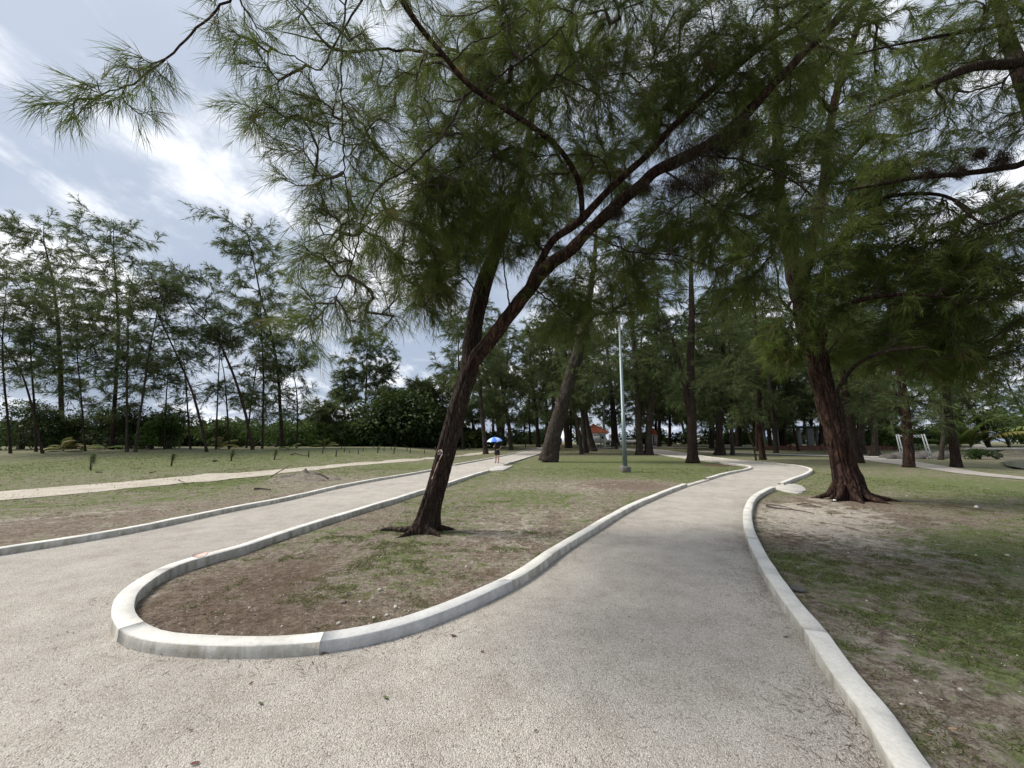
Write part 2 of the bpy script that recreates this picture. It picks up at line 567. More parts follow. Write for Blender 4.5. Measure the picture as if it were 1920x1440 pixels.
def ground_mat(name='lawn_and_soil'):
    m, nt, b = new_mat(name); g = NT(nt)
    co = g.coord('Object')
    at = g.n('ShaderNodeAttribute'); at.attribute_name = 'cover'
    s = g.n('ShaderNodeSeparateColor'); g.l(at.outputs['Color'], s.inputs[0])
    n1 = g.noise(co, 1.7, 7, 0.68, 0.3)
    n2 = g.noise(co, 14, 5, 0.65)
    n3 = g.noise(co, 55, 4, 0.7)
    n4 = g.noise(co, 150, 3, 0.7)
    fine = g.math('ADD', g.math('MULTIPLY', n2, 0.38), g.math('ADD', g.math('MULTIPLY', n3, 0.34), g.math('MULTIPLY', n4, 0.28)))
    soil = g.ramp(fine, [(0.38, (0.055, 0.041, 0.031)), (0.5, (0.150, 0.116, 0.088)), (0.61, (0.30, 0.25, 0.20))])
    sand = g.ramp(fine, [(0.38, (0.18, 0.155, 0.128)), (0.5, (0.39, 0.35, 0.295)), (0.61, (0.58, 0.54, 0.47))])
    grass = g.ramp(fine, [(0.38, (0.040, 0.049, 0.018)), (0.5, (0.098, 0.126, 0.040)), (0.61, (0.205, 0.235, 0.100))])
    dry = g.ramp(fine, [(0.38, (0.078, 0.064, 0.049)), (0.5, (0.212, 0.184, 0.145)), (0.61, (0.40, 0.36, 0.30))])
    def edge(w, k, lo=0.42, hi=0.60):
        return g.ramp(g.math('ADD', w, g.math('MULTIPLY', g.math('SUBTRACT', k, 0.5), 3.4)), [(lo, 0.0), (hi, 1.0)])
    c = g.mix(edge(s.outputs[1], n1), soil, sand)
    n5 = g.noise(co, 5.5, 5, 0.7, 0.4)
    nmix = g.math('ADD', g.math('MULTIPLY', n1, 0.34), g.math('ADD', g.math('MULTIPLY', n5, 0.36), g.math('MULTIPLY', fine, 0.30)))
    c = g.mix(g.math('MULTIPLY', edge(g.math('ADD', s.outputs[0], 0.22), nmix), 0.80), c, dry)
    c = g.mix(g.math('MULTIPLY', edge(s.outputs[0], nmix), 0.92), c, grass)
    c = g.mix(g.math('MULTIPLY', edge(s.outputs[2], nmix), 0.8), c, g.mix(1.0, soil, (0.62, 0.52, 0.47), 'MULTIPLY'))
    g.l(c, b.inputs['Base Color'])
    b.inputs['Roughness'].default_value = 0.97
    b.inputs['Specular IOR Level'].default_value = 0.1
    g.l(g.bump(fine, 0.9, 0.03), b.inputs['Normal'])
    return m


def track_mat():
    m, nt, b = new_mat('sandy_track'); g = NT(nt)
    co = g.coord('Object')
    n1, n2 = g.noise(co, 1.1, 6, 0.65), g.noise(co, 24, 4, 0.7)
    c = g.ramp(g.math('ADD', g.math('MULTIPLY', n1, 0.5), g.math('MULTIPLY', n2, 0.5)),
               [(0.33, (0.22, 0.185, 0.145)), (0.5, (0.41, 0.365, 0.30)), (0.66, (0.54, 0.495, 0.42))])
    g.l(c, b.inputs['Base Color']); b.inputs['Roughness'].default_value = 0.95
    g.l(g.bump(n2, 0.6, 0.02), b.inputs['Normal'])
    return m


M['gravel'] = gravel_mat()
M['ground'] = ground_mat()
M['track'] = track_mat()
M['grass'] = needle_mat('grass_blades', (0.045, 0.062, 0.016), (0.150, 0.190, 0.050), (0.27, 0.23, 0.13), 0.80, 0.3)
M['galv'] = simple('galvanised_steel', (0.18, 0.225, 0.235), 0.45, 0.35, 0.08, 4)
M['white_steel'] = simple('white_painted_steel', (0.50, 0.53, 0.54), 0.5, 0.0, 0.08, 5)
M['dark_steel'] = simple('dark_painted_steel', (0.05, 0.055, 0.055), 0.5, 0.2, 0.1, 5)
M['red_tile'] = simple('orange_red_roof_tile', (0.42, 0.115, 0.055), 0.7, 0, 0.25, 3, 0.3)
M['white_wall'] = simple('white_render', (0.66, 0.65, 0.62), 0.8, 0, 0.1, 2)
M['grey_wall'] = simple('grey_render', (0.25, 0.255, 0.255), 0.85, 0, 0.15, 2)
M['brick'] = simple('red_brick', (0.155, 0.065, 0.045), 0.85, 0, 0.3, 5, 0.3)
M['car_white'] = simple('white_car_paint', (0.72, 0.73, 0.74), 0.25, 0, 0.03, 2)
M['car_glass'] = simple('dark_car_glass', (0.02, 0.025, 0.03), 0.1, 0, 0.05, 2)
M['rubber'] = simple('black_rubber', (0.02, 0.02, 0.02), 0.8, 0, 0.1, 8)
M['rock'] = simple('grey_rock', (0.10, 0.092, 0.085), 0.9, 0, 0.35, 4, 0.6)
M['lime'] = simple('white_limestone', (0.48, 0.45, 0.39), 0.85, 0, 0.15, 20, 0.4)
M['skin'] = simple('skin', (0.46, 0.27, 0.19), 0.5, 0, 0.06, 10)
M['hair'] = simple('black_hair', (0.012, 0.010, 0.010), 0.5, 0, 0.1, 30)
M['black_cloth'] = simple('black_cotton', (0.010, 0.010, 0.012), 0.9, 0, 0.15, 30)
M['pink_cloth'] = simple('pink_cotton', (0.60, 0.22, 0.24), 0.9, 0, 0.1, 30)
M['white_cloth'] = simple('white_cotton', (0.68, 0.66, 0.64), 0.9, 0, 0.1, 30)
M['pale_pink_cloth'] = simple('pale_pink_cloth', (0.64, 0.42, 0.36), 0.9, 0, 0.1, 40)
M['umb_blue'] = simple('blue_umbrella_nylon', (0.06, 0.21, 0.85), 0.45, 0, 0.05, 5)
M['umb_pale'] = simple('pale_blue_umbrella_nylon', (0.45, 0.58, 0.90), 0.45, 0, 0.05, 5)
M['pink_paint'] = simple('pink_spray_paint', (0.60, 0.42, 0.37), 0.8, 0, 0.3, 60)
M['leaf_brown'] = simple('dead_brown_leaf', (0.11, 0.055, 0.030), 0.8, 0, 0.3, 30)
M['leaf_red'] = simple('dead_red_leaf', (0.13, 0.045, 0.040), 0.8, 0, 0.3, 30)
M['leaf_green'] = simple('fallen_green_leaf', (0.085, 0.105, 0.035), 0.8, 0, 0.2, 30)
M['leaf_tan'] = simple('dead_tan_leaf', (0.27, 0.18, 0.11), 0.8, 0, 0.2, 30)


def water_mat():
    m, nt, b = new_mat('pond_water'); g = NT(nt)
    b.inputs['Base Color'].default_value = (0.05, 0.055, 0.04, 1)
    b.inputs['Roughness'].default_value = 0.12
    n = g.noise(g.mapping(g.coord(), (1.2, 3.5, 1)), 2.0, 4, 0.6)
    g.l(g.bump(n, 0.25, 0.05), b.inputs['Normal'])
    return m


M['water'] = water_mat()

# ------------------------------------------------------------------ kerb lines, paths, ground
KZ = 0.10
line = lambda px, z=KZ: np.array([gp(u, v, z)[:2] for u, v in px])
# centre line of the top of each kerb, as it runs over the ground
kA1 = line([(0, 1027), (160, 1003), (285, 981), (427, 952), (535, 932), (625, 912), (700, 898), (775, 886), (812, 879.5)], KZ)
d0 = kA1[0] - kA1[1]
kA1 = np.vstack([kA1[0] + d0 * 2.6, kA1[0] + d0 * 1.2, kA1])
kA2 = line([(850, 870.5), (924, 857.5), (966, 848), (1009, 838.6)], KZ)
kB1 = line([(915, 881.5), (885, 890), (835, 906), (785, 920), (720, 940), (660, 957), (535, 995.5), (452, 1023), (368, 1046), (312, 1064), (270, 1086),
            (240, 1112), (231, 1138), (236, 1160), (260, 1180), (300, 1190.5), (368, 1197), (452, 1199.5), (535, 1197.5), (618, 1190),
            (702, 1175), (785, 1153), (868, 1122), (950, 1086), (995, 1060), (1050, 1022), (1110, 987), (1180, 948), (1240, 923), (1284, 907)], KZ)
kB0 = line([(1040, 837.5), (1012, 850), (975, 861), (946, 869.5)], KZ)
kB2 = line([(1325, 896), (1357, 887), (1385, 881.5), (1406, 876.5), (1402, 872.5), (1386, 870), (1355, 866.5), (1315, 861), (1270, 855.5), (1225, 850), (1196, 845.5), (1176, 842.5)], KZ)
kC1 = line([(1449, 913), (1431, 920), (1412, 933), (1402, 956), (1403, 984), (1412, 1010), (1426, 1040), (1448, 1076), (1482, 1123), (1530, 1184), (1584, 1260), (1642, 1330), (1702, 1422)], KZ)
d0 = kC1[-1] - kC1[-2]
kC1 = np.vstack([kC1, kC1[-1] + d0 * 3, kC1[-1] + d0 * 7])
kC2 = line([(1212, 841.5), (1252, 844.5), (1292, 850.5), (1330, 856), (1390, 862.5), (1450, 867.5), (1492, 871.5), (1515, 876.5), (1520, 881.5), (1508, 888.5), (1488, 896), (1464, 905)], KZ)


def kerb_piece(P2, T, name, parent, mat, w=0.155, wob=0.006, top=KZ):
    x, y = P2[:, 0], P2[:, 1]
    Nn = np.c_[-T[:, 1], T[:, 0]]
    gz = H(x, y)
    n = len(P2)
    s = np.cumsum(np.r_[0, np.linalg.norm(np.diff(P2, axis=0), axis=1)])
    prof = [(-w * .54, -0.10), (-w * .52, top * .45), (-w * .5, top - .006), (-w * .5 + .006, top), (0, top + .001), (w * .5 - .006, top), (w * .5, top - .006), (w * .52, top * .45), (w * .54, -0.10)]
    V = []
    for k, (a, z) in enumerate(prof):
        jit = (vnoise(np.c_[P2 * 2.6, np.full(n, k * 5.3)]) - .5) * 2 * wob
        jz = (vnoise(np.c_[P2 * 1.5, np.full(n, 9.0)]) - .5) * 2 * wob * 1.2
        jt = (vnoise(np.c_[P2 * 8, np.full(n, k * 7.7)]) - .5) * .006 if 1 < k < 7 else 0
        V.append(np.c_[x + Nn[:, 0] * (a + jit), y + Nn[:, 1] * (a + jit), gz + z + (jz + jt if z > 0 else 0)])
    m_ = len(prof)
    V = np.stack(V, 1).reshape(-1, 3)
    i = np.arange(n - 1)[:, None] * m_
    k = np.arange(m_ - 1)[None, :]
    Fq = np.stack([i + k, i + k + 1, i + m_ + k + 1, i + m_ + k], -1).reshape(-1, 4)[:, ::-1]
    mb = MB()
    caps = [(0, 1, 7, 8), (1, 2, 6, 7), (2, 3, 5, 6)]
    e = (n - 1) * m_
    tri = [(3, 4, 5)]
    F4 = [c[::-1] for c in caps] + [tuple(e + q for q in c) for c in caps]
    F3 = [c[::-1] for c in tri] + [tuple(e + q for q in c) for c in tri]
    mb.add(V, [Fq, np.array(F4), np.array(F3)])
    o = mb.build(name, mat, parent, smooth=False)
    return o


def kerb(name, line2, joints, mats, label=None):
    """a run of kerb as a piece of the setting; its cast lengths are its parts. joints = fractions along the line"""
    root = empty(name, (0, 0, 0)); root['kind'] = 'structure'
    P2 = catmull(line2, 0.05)
    s = np.cumsum(np.r_[0, np.linalg.norm(np.diff(P2, axis=0), axis=1)])
    T = np.gradient(P2, axis=0)
    ker = np.ones(9) / 9                                   # even out the direction so the faces run true through the joints
    T = unit(np.stack([np.convolve(np.pad(T[:, k], 4, 'edge'), ker, 'valid') for k in (0, 1)], 1))
    cuts = [0] + [j * s[-1] for j in joints] + [s[-1]]
    for k in range(len(cuts) - 1):
        a, b = cuts[k] + (.0006 if k else 0), cuts[k + 1] - (.0006 if k < len(cuts) - 2 else 0)
        n = max(3, int((b - a) / 0.14))
        ss = np.linspace(a, b, n)
        ip = lambda A: np.c_[np.interp(ss, s, A[:, 0]), np.interp(ss, s, A[:, 1])]
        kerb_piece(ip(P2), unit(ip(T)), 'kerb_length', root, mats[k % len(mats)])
    return root


def frac(line2, u, v):
    P2 = catmull(line2, 0.05)
    s = np.cumsum(np.r_[0, np.linalg.norm(np.diff(P2, axis=0), axis=1)])
    q = gp(u, v, KZ)[:2]
    return s[np.argmin(np.linalg.norm(P2 - q, axis=1))] / s[-1]


kg, kp = M['kerb_grey'], M['kerb']
kerb('kerb_beside_lawn', kA1, [frac(kA1, 285, 981), frac(kA1, 535, 932)], [kp])
kerb('kerb_beside_lawn', kA2, [], [kp])
kisl = kerb('island_kerb', kB1, [frac(kB1, 535, 995), frac(kB1, 306, 1066), frac(kB1, 250, 1172), frac(kB1, 610, 1191), frac(kB1, 950, 1086), frac(kB1, 1180, 948)], [kp, kp, kp, kp, kg, kp, kp])
kerb('island_kerb', kB0, [], [kp])
kerb('island_kerb', kB2, [0.4], [kp])
kerb('right_kerb', kC1, [frac(kC1, 1412, 1010), frac(kC1, 1530, 1184)], [kp])
kerb('right_kerb', kC2, [0.5], [kp])
# low flush lengths where the kerb is left out for people to cross
def flush_strip(name, line2, w, z=0.035):
    P2 = catmull(line2, .2)
    T = unit(np.gradient(P2, axis=0)); Nn = np.c_[-T[:, 1], T[:, 0]]
    mb = MB()
    n = len(P2)
    V = []
    for a, zz in ((-w / 2, -.05), (-w / 2, z), (w / 2, z), (w / 2, -.05)):
        V.append(np.c_[P2 + Nn * a, H(P2[:, 0], P2[:, 1]) + zz])
    V = np.stack(V, 1).reshape(-1, 3)
    i = np.arange(n - 1)[:, None] * 4; k = np.arange(3)[None, :]
    Fq = np.stack([i + k, i + k + 1, i + 5 + k, i + 4 + k], -1).reshape(-1, 4)[:, ::-1]
    e = (n - 1) * 4
    mb.add(V, [Fq, np.array([(0, 1, 2, 3), (e + 3, e + 2, e + 1, e)])])
    o = mb.build(name, M['slab'], None, False); o['kind'] = 'structure'
    return o


flush_strip('flush_kerb', np.array([kB1[-1] + (kB2[0] - kB1[-1]) * .02, kB2[0] - (kB2[0] - kB1[-1]) * .02]), .24)

# gravel path: between the kerbs
def off_line(L, d):
    P2 = catmull(L, .3)
    T = unit(np.gradient(P2, axis=0)); Nn = np.c_[-T[:, 1], T[:, 0]]
    return P2 + Nn * d


A = np.vstack([catmull(kA1, .4), catmull(kA2, .4)])            # runs away from the camera
B = np.vstack([catmull(kB0, .4), catmull(kB1, .12), catmull(kB2, .3)])
C = np.vstack([catmull(kC2, .3), catmull(kC1, .3)])            # from far to near
ext = lambda p, q, k: p + (p - q) / np.linalg.norm(p - q) * k
farA = ext(A[-1], A[-8], 16); farB = ext(B[0], B[8], 12)
farB2 = ext(B[-1], B[-4], 14); farC = ext(C[0], C[4], 14)
poly = np.vstack([[farA], A[::-1], [(-14, -7), (8, -7)], C[::-1], [farC], [farB2], B[::-1], [farB]])


def poly_mesh(name, P2, mat, dz, parent=None):
    tris = geometry.tessellate_polygon([[Vector((*p, 0)) for p in P2]])
    V = np.c_[P2, H(P2[:, 0], P2[:, 1]) + dz]
    F = np.array(tris)
    a, b, c = V[F[:, 0]], V[F[:, 1]], V[F[:, 2]]
    flip = np.cross(b - a, c - a)[:, 2] < 0
    F[flip] = F[flip][:, ::-1]
    return link(name, mesh_np(name, V, [F], mat, False), parent)


path = poly_mesh('gravel_path', poly, M['gravel'], 0.006)
path['kind'] = 'structure'


def inside(P, Q):
    """points Q (n,2) inside polygon P"""
    x, y = Q[:, 0], Q[:, 1]
    r = np.zeros(len(Q), bool)
    x0, y0 = P[:, 0], P[:, 1]
    x1, y1 = np.roll(x0, -1), np.roll(y0, -1)
    for a, b, c, d in zip(x0, y0, x1, y1):
        k = ((b > y) != (d > y))
        if k.any():
            r ^= k & (x < (c - a) * (y - b) / (d - b + 1e-12) + a)
    return r


def ribbon(name, left, right, mat, dz, wob=0.0, step=0.5, kind='structure'):
    Lp, Rp = catmull(np.asarray(left), step), None
    n = len(Lp)
    Rr = catmull(np.asarray(right), step)
    t = np.linspace(0, 1, n); tr = np.linspace(0, 1, len(Rr))
    Rp = np.c_[np.interp(t, tr, Rr[:, 0]), np.interp(t, tr, Rr[:, 1])]
    s = np.arange(n) * step
    cols = 7
    V = []
    for k in range(cols):
        q = Lp + (Rp - Lp) * k / (cols - 1)
        if k in (0, cols - 1) and wob:
            q = q + (vnoise(np.c_[s * 1.1, np.full(n, k * 3.1), np.full(n, 2.)]) - .5)[:, None] * wob * unit(Rp - Lp) * 2
        V.append(np.c_[q, H(q[:, 0], q[:, 1]) + dz])
    V = np.stack(V, 1).reshape(-1, 3)
    i = np.arange(n - 1)[:, None] * cols; k = np.arange(cols - 1)[None, :]
    F = np.stack([i + k, i + k + 1, i + cols + k + 1, i + cols + k], -1).reshape(-1, 4)
    a, b, c = V[F[0, 0]], V[F[0, 1]], V[F[0, 2]]
    if np.cross(b - a, c - a)[2] < 0: F = F[:, ::-1]
    o = link(name, mesh_np(name, V, [F], mat, True)); o['kind'] = kind
    return o


g2 = lambda px: [gp(u, v)[:2] for u, v in px]
trk_l = g2([(-330, 948), (0, 922), (250, 902), (370, 890), (480, 884), (550, 877), (650, 869.5), (800, 858.5), (880, 851), (930, 845)])
trk_r = g2([(-330, 968), (0, 940), (187, 921), (300, 911), (480, 893), (560, 885), (660, 873.5), (800, 861.5), (885, 853.5), (940, 846)])
ribbon('dirt_track', trk_l, trk_r, M['track'], 0.004, 0.45)
fp_l = g2([(1609, 856.5), (1653, 857.5), (1697, 862.5), (1770, 874), (1832, 884.5), (1920, 894.5), (2050, 908)])
fp_r = g2([(1600, 858.5), (1640, 865.5), (1690, 872), (1749, 880.5), (1812, 889.5), (1920, 899.5), (2050, 915)])
ribbon('concrete_footpath', fp_l, fp_r, M['walk'], 0.012, 0.06)
ribbon('pale_side_path', g2([(1313, 847), (1400, 849.5), (1500, 852.5), (1600, 855.2), (1700, 857.2), (1775, 858)]),
       g2([(1313, 848.5), (1400, 851.2), (1500, 854.6), (1600, 857.6), (1700, 859.4), (1775, 860)]), M['slab'], 0.05)
ribbon('pale_side_path', g2([(1205, 836.2), (1260, 838.6), (1330, 839.2), (1420, 839.0), (1600, 838.5)]),
       g2([(1200, 837.2), (1260, 839.6), (1330, 840.4), (1420, 840.2), (1600, 839.5)]), M['slab'], 0.05)

# pond and its bank
pond_px = [(1874, 868), (1890, 864.5), (1960, 862), (2150, 858), (2200, 880), (2000, 884), (1925, 880), (1890, 874.5)]
pond = poly_mesh('pond', np.array([gp(u, v)[:2] for u, v in pond_px]), M['water'], 0.02)
pond['kind'] = 'structure'

# ground sheet
def axis(lo, hi, fine_lo, fine_hi, d, grow):
    a = list(np.arange(fine_lo, fine_hi + 1e-6, d))
    s = d
    while a[-1] < hi:
        s *= grow; a.append(a[-1] + s)
    s = d
    while a[0] > lo:
        s *= grow; a.insert(0, a[0] - s)
    return np.array(a)


gx = axis(-700, 700, -8, 12, 0.2, 1.085)
gy = axis(-60, 900, 1.6, 16, 0.2, 1.065)
GX, GY = np.meshgrid(gx, gy)
Q = np.c_[GX.ravel(), GY.ravel()]
on_path = inside(poly, Q)


def near_path(Qs, r):
    hit = inside(poly, Qs)
    for a in range(8):
        hit |= inside(poly, Qs + r * np.array((math.cos(a * .785), math.sin(a * .785))))
    return hit


und = vnoise(np.c_[Q * 0.45, np.zeros(len(Q))]) * 0.6 + vnoise(np.c_[Q * 2.1, np.ones(len(Q))]) * 0.25 + vnoise(np.c_[Q * 6.1, np.ones(len(Q)) * 2]) * 0.15
und = (und - 1) * 0.022
GND = H(Q[:, 0], Q[:, 1]) + und
GND[on_path] = H(Q[on_path][:, 0], Q[on_path][:, 1]) - 0.06
GND[inside(np.array([gp(u, v)[:2] for u, v in pond_px]), Q)] -= 0.3
# what covers the ground where: grass, sand, leaf litter (real patches of the lawn)
COV_G = np.full(len(Q), 0.52); COV_S = np.full(len(Q), 0.15); COV_L = np.full(len(Q), 0.0)


def patch(arr, u0, v0, u1, v1, w, soft=1.0):
    c = gp((u0 + u1) / 2, (v0 + v1) / 2)
    rx = abs(gp(u1, (v0 + v1) / 2)[0] - gp(u0, (v0 + v1) / 2)[0]) / 2
    ry = abs(gp((u0 + u1) / 2, v0)[1] - gp((u0 + u1) / 2, v1)[1]) / 2
    # patches lie along the line of sight's own ground direction
    ang = math.atan2(c[0], c[1])
    dx, dy = Q[:, 0] - c[0], Q[:, 1] - c[1]
    a = dx * math.cos(ang) - dy * math.sin(ang)
    b = dx * math.sin(ang) + dy * math.cos(ang)
    d = np.sqrt((a / max(rx, .05)) ** 2 + (b / max(ry, .05)) ** 2)
    k = 1 - ssm(0.35, 1.45, d)
    arr += (w - arr) * k


# island
patch(COV_G, 220, 990, 1000, 1200, 0.20); patch(COV_L, 220, 1000, 900, 1200, 0.52); patch(COV_S, 240, 1010, 950, 1190, 0.08)
patch(COV_G, 600, 1000, 880, 1120, 0.44); patch(COV_G, 700, 1020, 820, 1060, 0.54); patch(COV_G, 540, 1085, 720, 1130, 0.46); patch(COV_L, 640, 1010, 860, 1110, .15)
patch(COV_G, 560, 930, 760, 990, 0.30); patch(COV_S, 850, 960, 1060, 1040, 0.52); patch(COV_G, 860, 960, 1060, 1040, 0.28)
patch(COV_S, 870, 880, 1180, 960, 0.60); patch(COV_G, 900, 880, 1160, 960, 0.34); patch(COV_G, 880, 914, 1100, 950, 0.60)
patch(COV_G, 960, 850, 1400, 888, 0.66); patch(COV_S, 960, 850, 1400, 884, 0.15); patch(COV_L, 1040, 896, 1290, 922, 0.45); patch(COV_G, 1060, 896, 1290, 922, 0.25)
patch(COV_L, 1310, 868, 1390, 876, 0.8)
# left lawn
patch(COV_G, -200, 842, 900, 885, 0.62); patch(COV_G, 250, 895, 520, 915, 0.70); patch(COV_S, 480, 880, 780, 925, 0.50); patch(COV_G, 480, 888, 760, 925, 0.40)
patch(COV_G, -200, 945, 380, 1020, 0.26); patch(COV_G, 350, 920, 620, 960, 0.34); patch(COV_S, -100, 940, 420, 975, 0.42); patch(COV_L, -200, 965, 260, 1010, 0.30); patch(COV_G, 660, 868, 880, 880, 0.66)
# right lawn
patch(COV_S, 1390, 925, 1820, 1030, 0.95); patch(COV_G, 1390, 925, 1780, 1020, 0.12); patch(COV_S, 1440, 880, 1580, 925, 0.50)
patch(COV_L, 1420, 985, 1560, 1030, 0.55); patch(COV_G, 1640, 890, 2100, 935, 0.68); patch(COV_S, 1640, 890, 2100, 1000, 0.05)
patch(COV_G, 1480, 930, 1640, 945, 0.1); patch(COV_L, 1560, 925, 1900, 965, 0.45); patch(COV_G, 1700, 970, 2150, 1085, 0.62); patch(COV_L, 1500, 1020, 1900, 1110, 0.45)
patch(COV_G, 1430, 1060, 1900, 1440, 0.38); patch(COV_S, 1430, 1060, 1900, 1440, 0.50); patch(COV_L, 1600, 1200, 1900, 1440, 0.22)
patch(COV_G, 1760, 1110, 2150, 1310, 0.66); patch(COV_L, 1780, 1130, 2100, 1290, 0.0)
patch(COV_G, 1820, 850, 2000, 866, 0.35); patch(COV_S, 1860, 848, 2000, 864, 0.4)
V = np.c_[Q, GND]
nx, ny = len(gx), len(gy)
i = np.arange(ny - 1)[:, None] * nx; k = np.arange(nx - 1)[None, :]
Fg = np.stack([i + k, i + k + 1, i + nx + k + 1, i + nx + k], -1).reshape(-1, 4)
ground = link('ground', mesh_np('ground', V, [Fg], M['ground'], True, attrs={'cover': np.c_[COV_G, COV_S, COV_L]}))
ground['kind'] = 'structure'


def ground_z(P2):
    """height and grass cover of the ground sheet at points"""
    ix = np.clip(np.searchsorted(gx, P2[:, 0]) - 1, 0, nx - 2); iy = np.clip(np.searchsorted(gy, P2[:, 1]) - 1, 0, ny - 2)
    fx = (P2[:, 0] - gx[ix]) / (gx[ix + 1] - gx[ix]); fy = (P2[:, 1] - gy[iy]) / (gy[iy + 1] - gy[iy])
    def bil(arr):
        a = arr.reshape(ny, nx)
        return (a[iy, ix] * (1 - fx) + a[iy, ix + 1] * fx) * (1 - fy) + (a[iy + 1, ix] * (1 - fx) + a[iy + 1, ix + 1] * fx) * fy
    return bil(GND), bil(COV_G), bil(COV_L)


def gz1(x, y):
    return float(ground_z(np.array([[x, y]]))[0][0])

# ------------------------------------------------------------------ trees
def needles(S, D, L, w, droop, segs, tint):
    """thin tapering needles from S along D (arrays); returns verts, tris, tint per vert"""
    n = len(S)
    L = np.broadcast_to(L, (n,))[:, None]
    w = np.broadcast_to(w, (n,))[:, None]
    side = unit(np.cross(D, unit(rng.normal(size=(n, 3))))) * w * .5
    g = np.array((0, 0, -1.0))
    dr = np.broadcast_to(droop, (n,))[:, None]
    tip = S + D * L + g * dr * L
    if segs == 1:
        V = np.stack([S - side, S + side, tip], 1).reshape(-1, 3)
        F = np.arange(n * 3).reshape(-1, 3)
        return V, F, np.repeat(tint, 3)
    mid = S + D * L * .52 + g * dr * L * .22
    V = np.stack([S - side, S + side, mid - side * .85, mid + side * .85, tip], 1).reshape(-1, 3)
    b = np.arange(n)[:, None] * 5
    F = np.concatenate([b + (0, 1, 3), b + (0, 3, 2), b + (2, 3, 4)])
    return V, F, np.repeat(tint, 5)


def bark_tube(P, r, ns, amp=0.0, freq=1.0, flare=0.0, flare_h=0.4, lobes=5, seed=0.0):
    """trunk or limb with ridged bark; P dense points, r radii"""
    P, r = np.asarray(P, float), np.asarray(r, float)
    n = len(P)
    s = np.cumsum(np.r_[0, np.linalg.norm(np.diff(P, axis=0), axis=1)])
    th = np.arange(ns) * 2 * math.pi / ns
    TH, S = np.meshgrid(th, s)
    RR = r[:, None] * np.ones_like(TH)
    if flare:
        lob = 0.5 + 0.5 * np.cos(TH * lobes + 2.2 * vnoise(np.c_[np.cos(TH).ravel() * 1.5 + seed, np.sin(TH).ravel() * 1.5, np.zeros(TH.size)]).reshape(TH.shape) * 2)
        RR = RR * (1 + flare * (0.35 + 0.65 * lob ** 1.5) * np.exp(-(S / flare_h) ** 1.0))
    if amp:
        q = lambda k, kz, o: vnoise(np.c_[(np.cos(TH) * k).ravel() + o + seed, (np.sin(TH) * k).ravel() + o, (S * kz).ravel() + (0.4 * np.sin(TH * 2)).ravel()]).reshape(TH.shape)
        k1 = 3.2 * freq
        rid = 1 - np.abs(q(k1, 1.3, 0) * 2 - 1)
        rid2 = 1 - np.abs(q(k1 * 2.3, 3.2, 7) * 2 - 1)
        low = q(1.2, 0.8, 3) - .5
        RR = RR * (1 + amp * (rid * .9 + rid2 * .55 - 1.0) + low * 0.16)
    V, Fq, Ft = sweep(P, RR, ns, True)
    return V, [Fq, Ft]


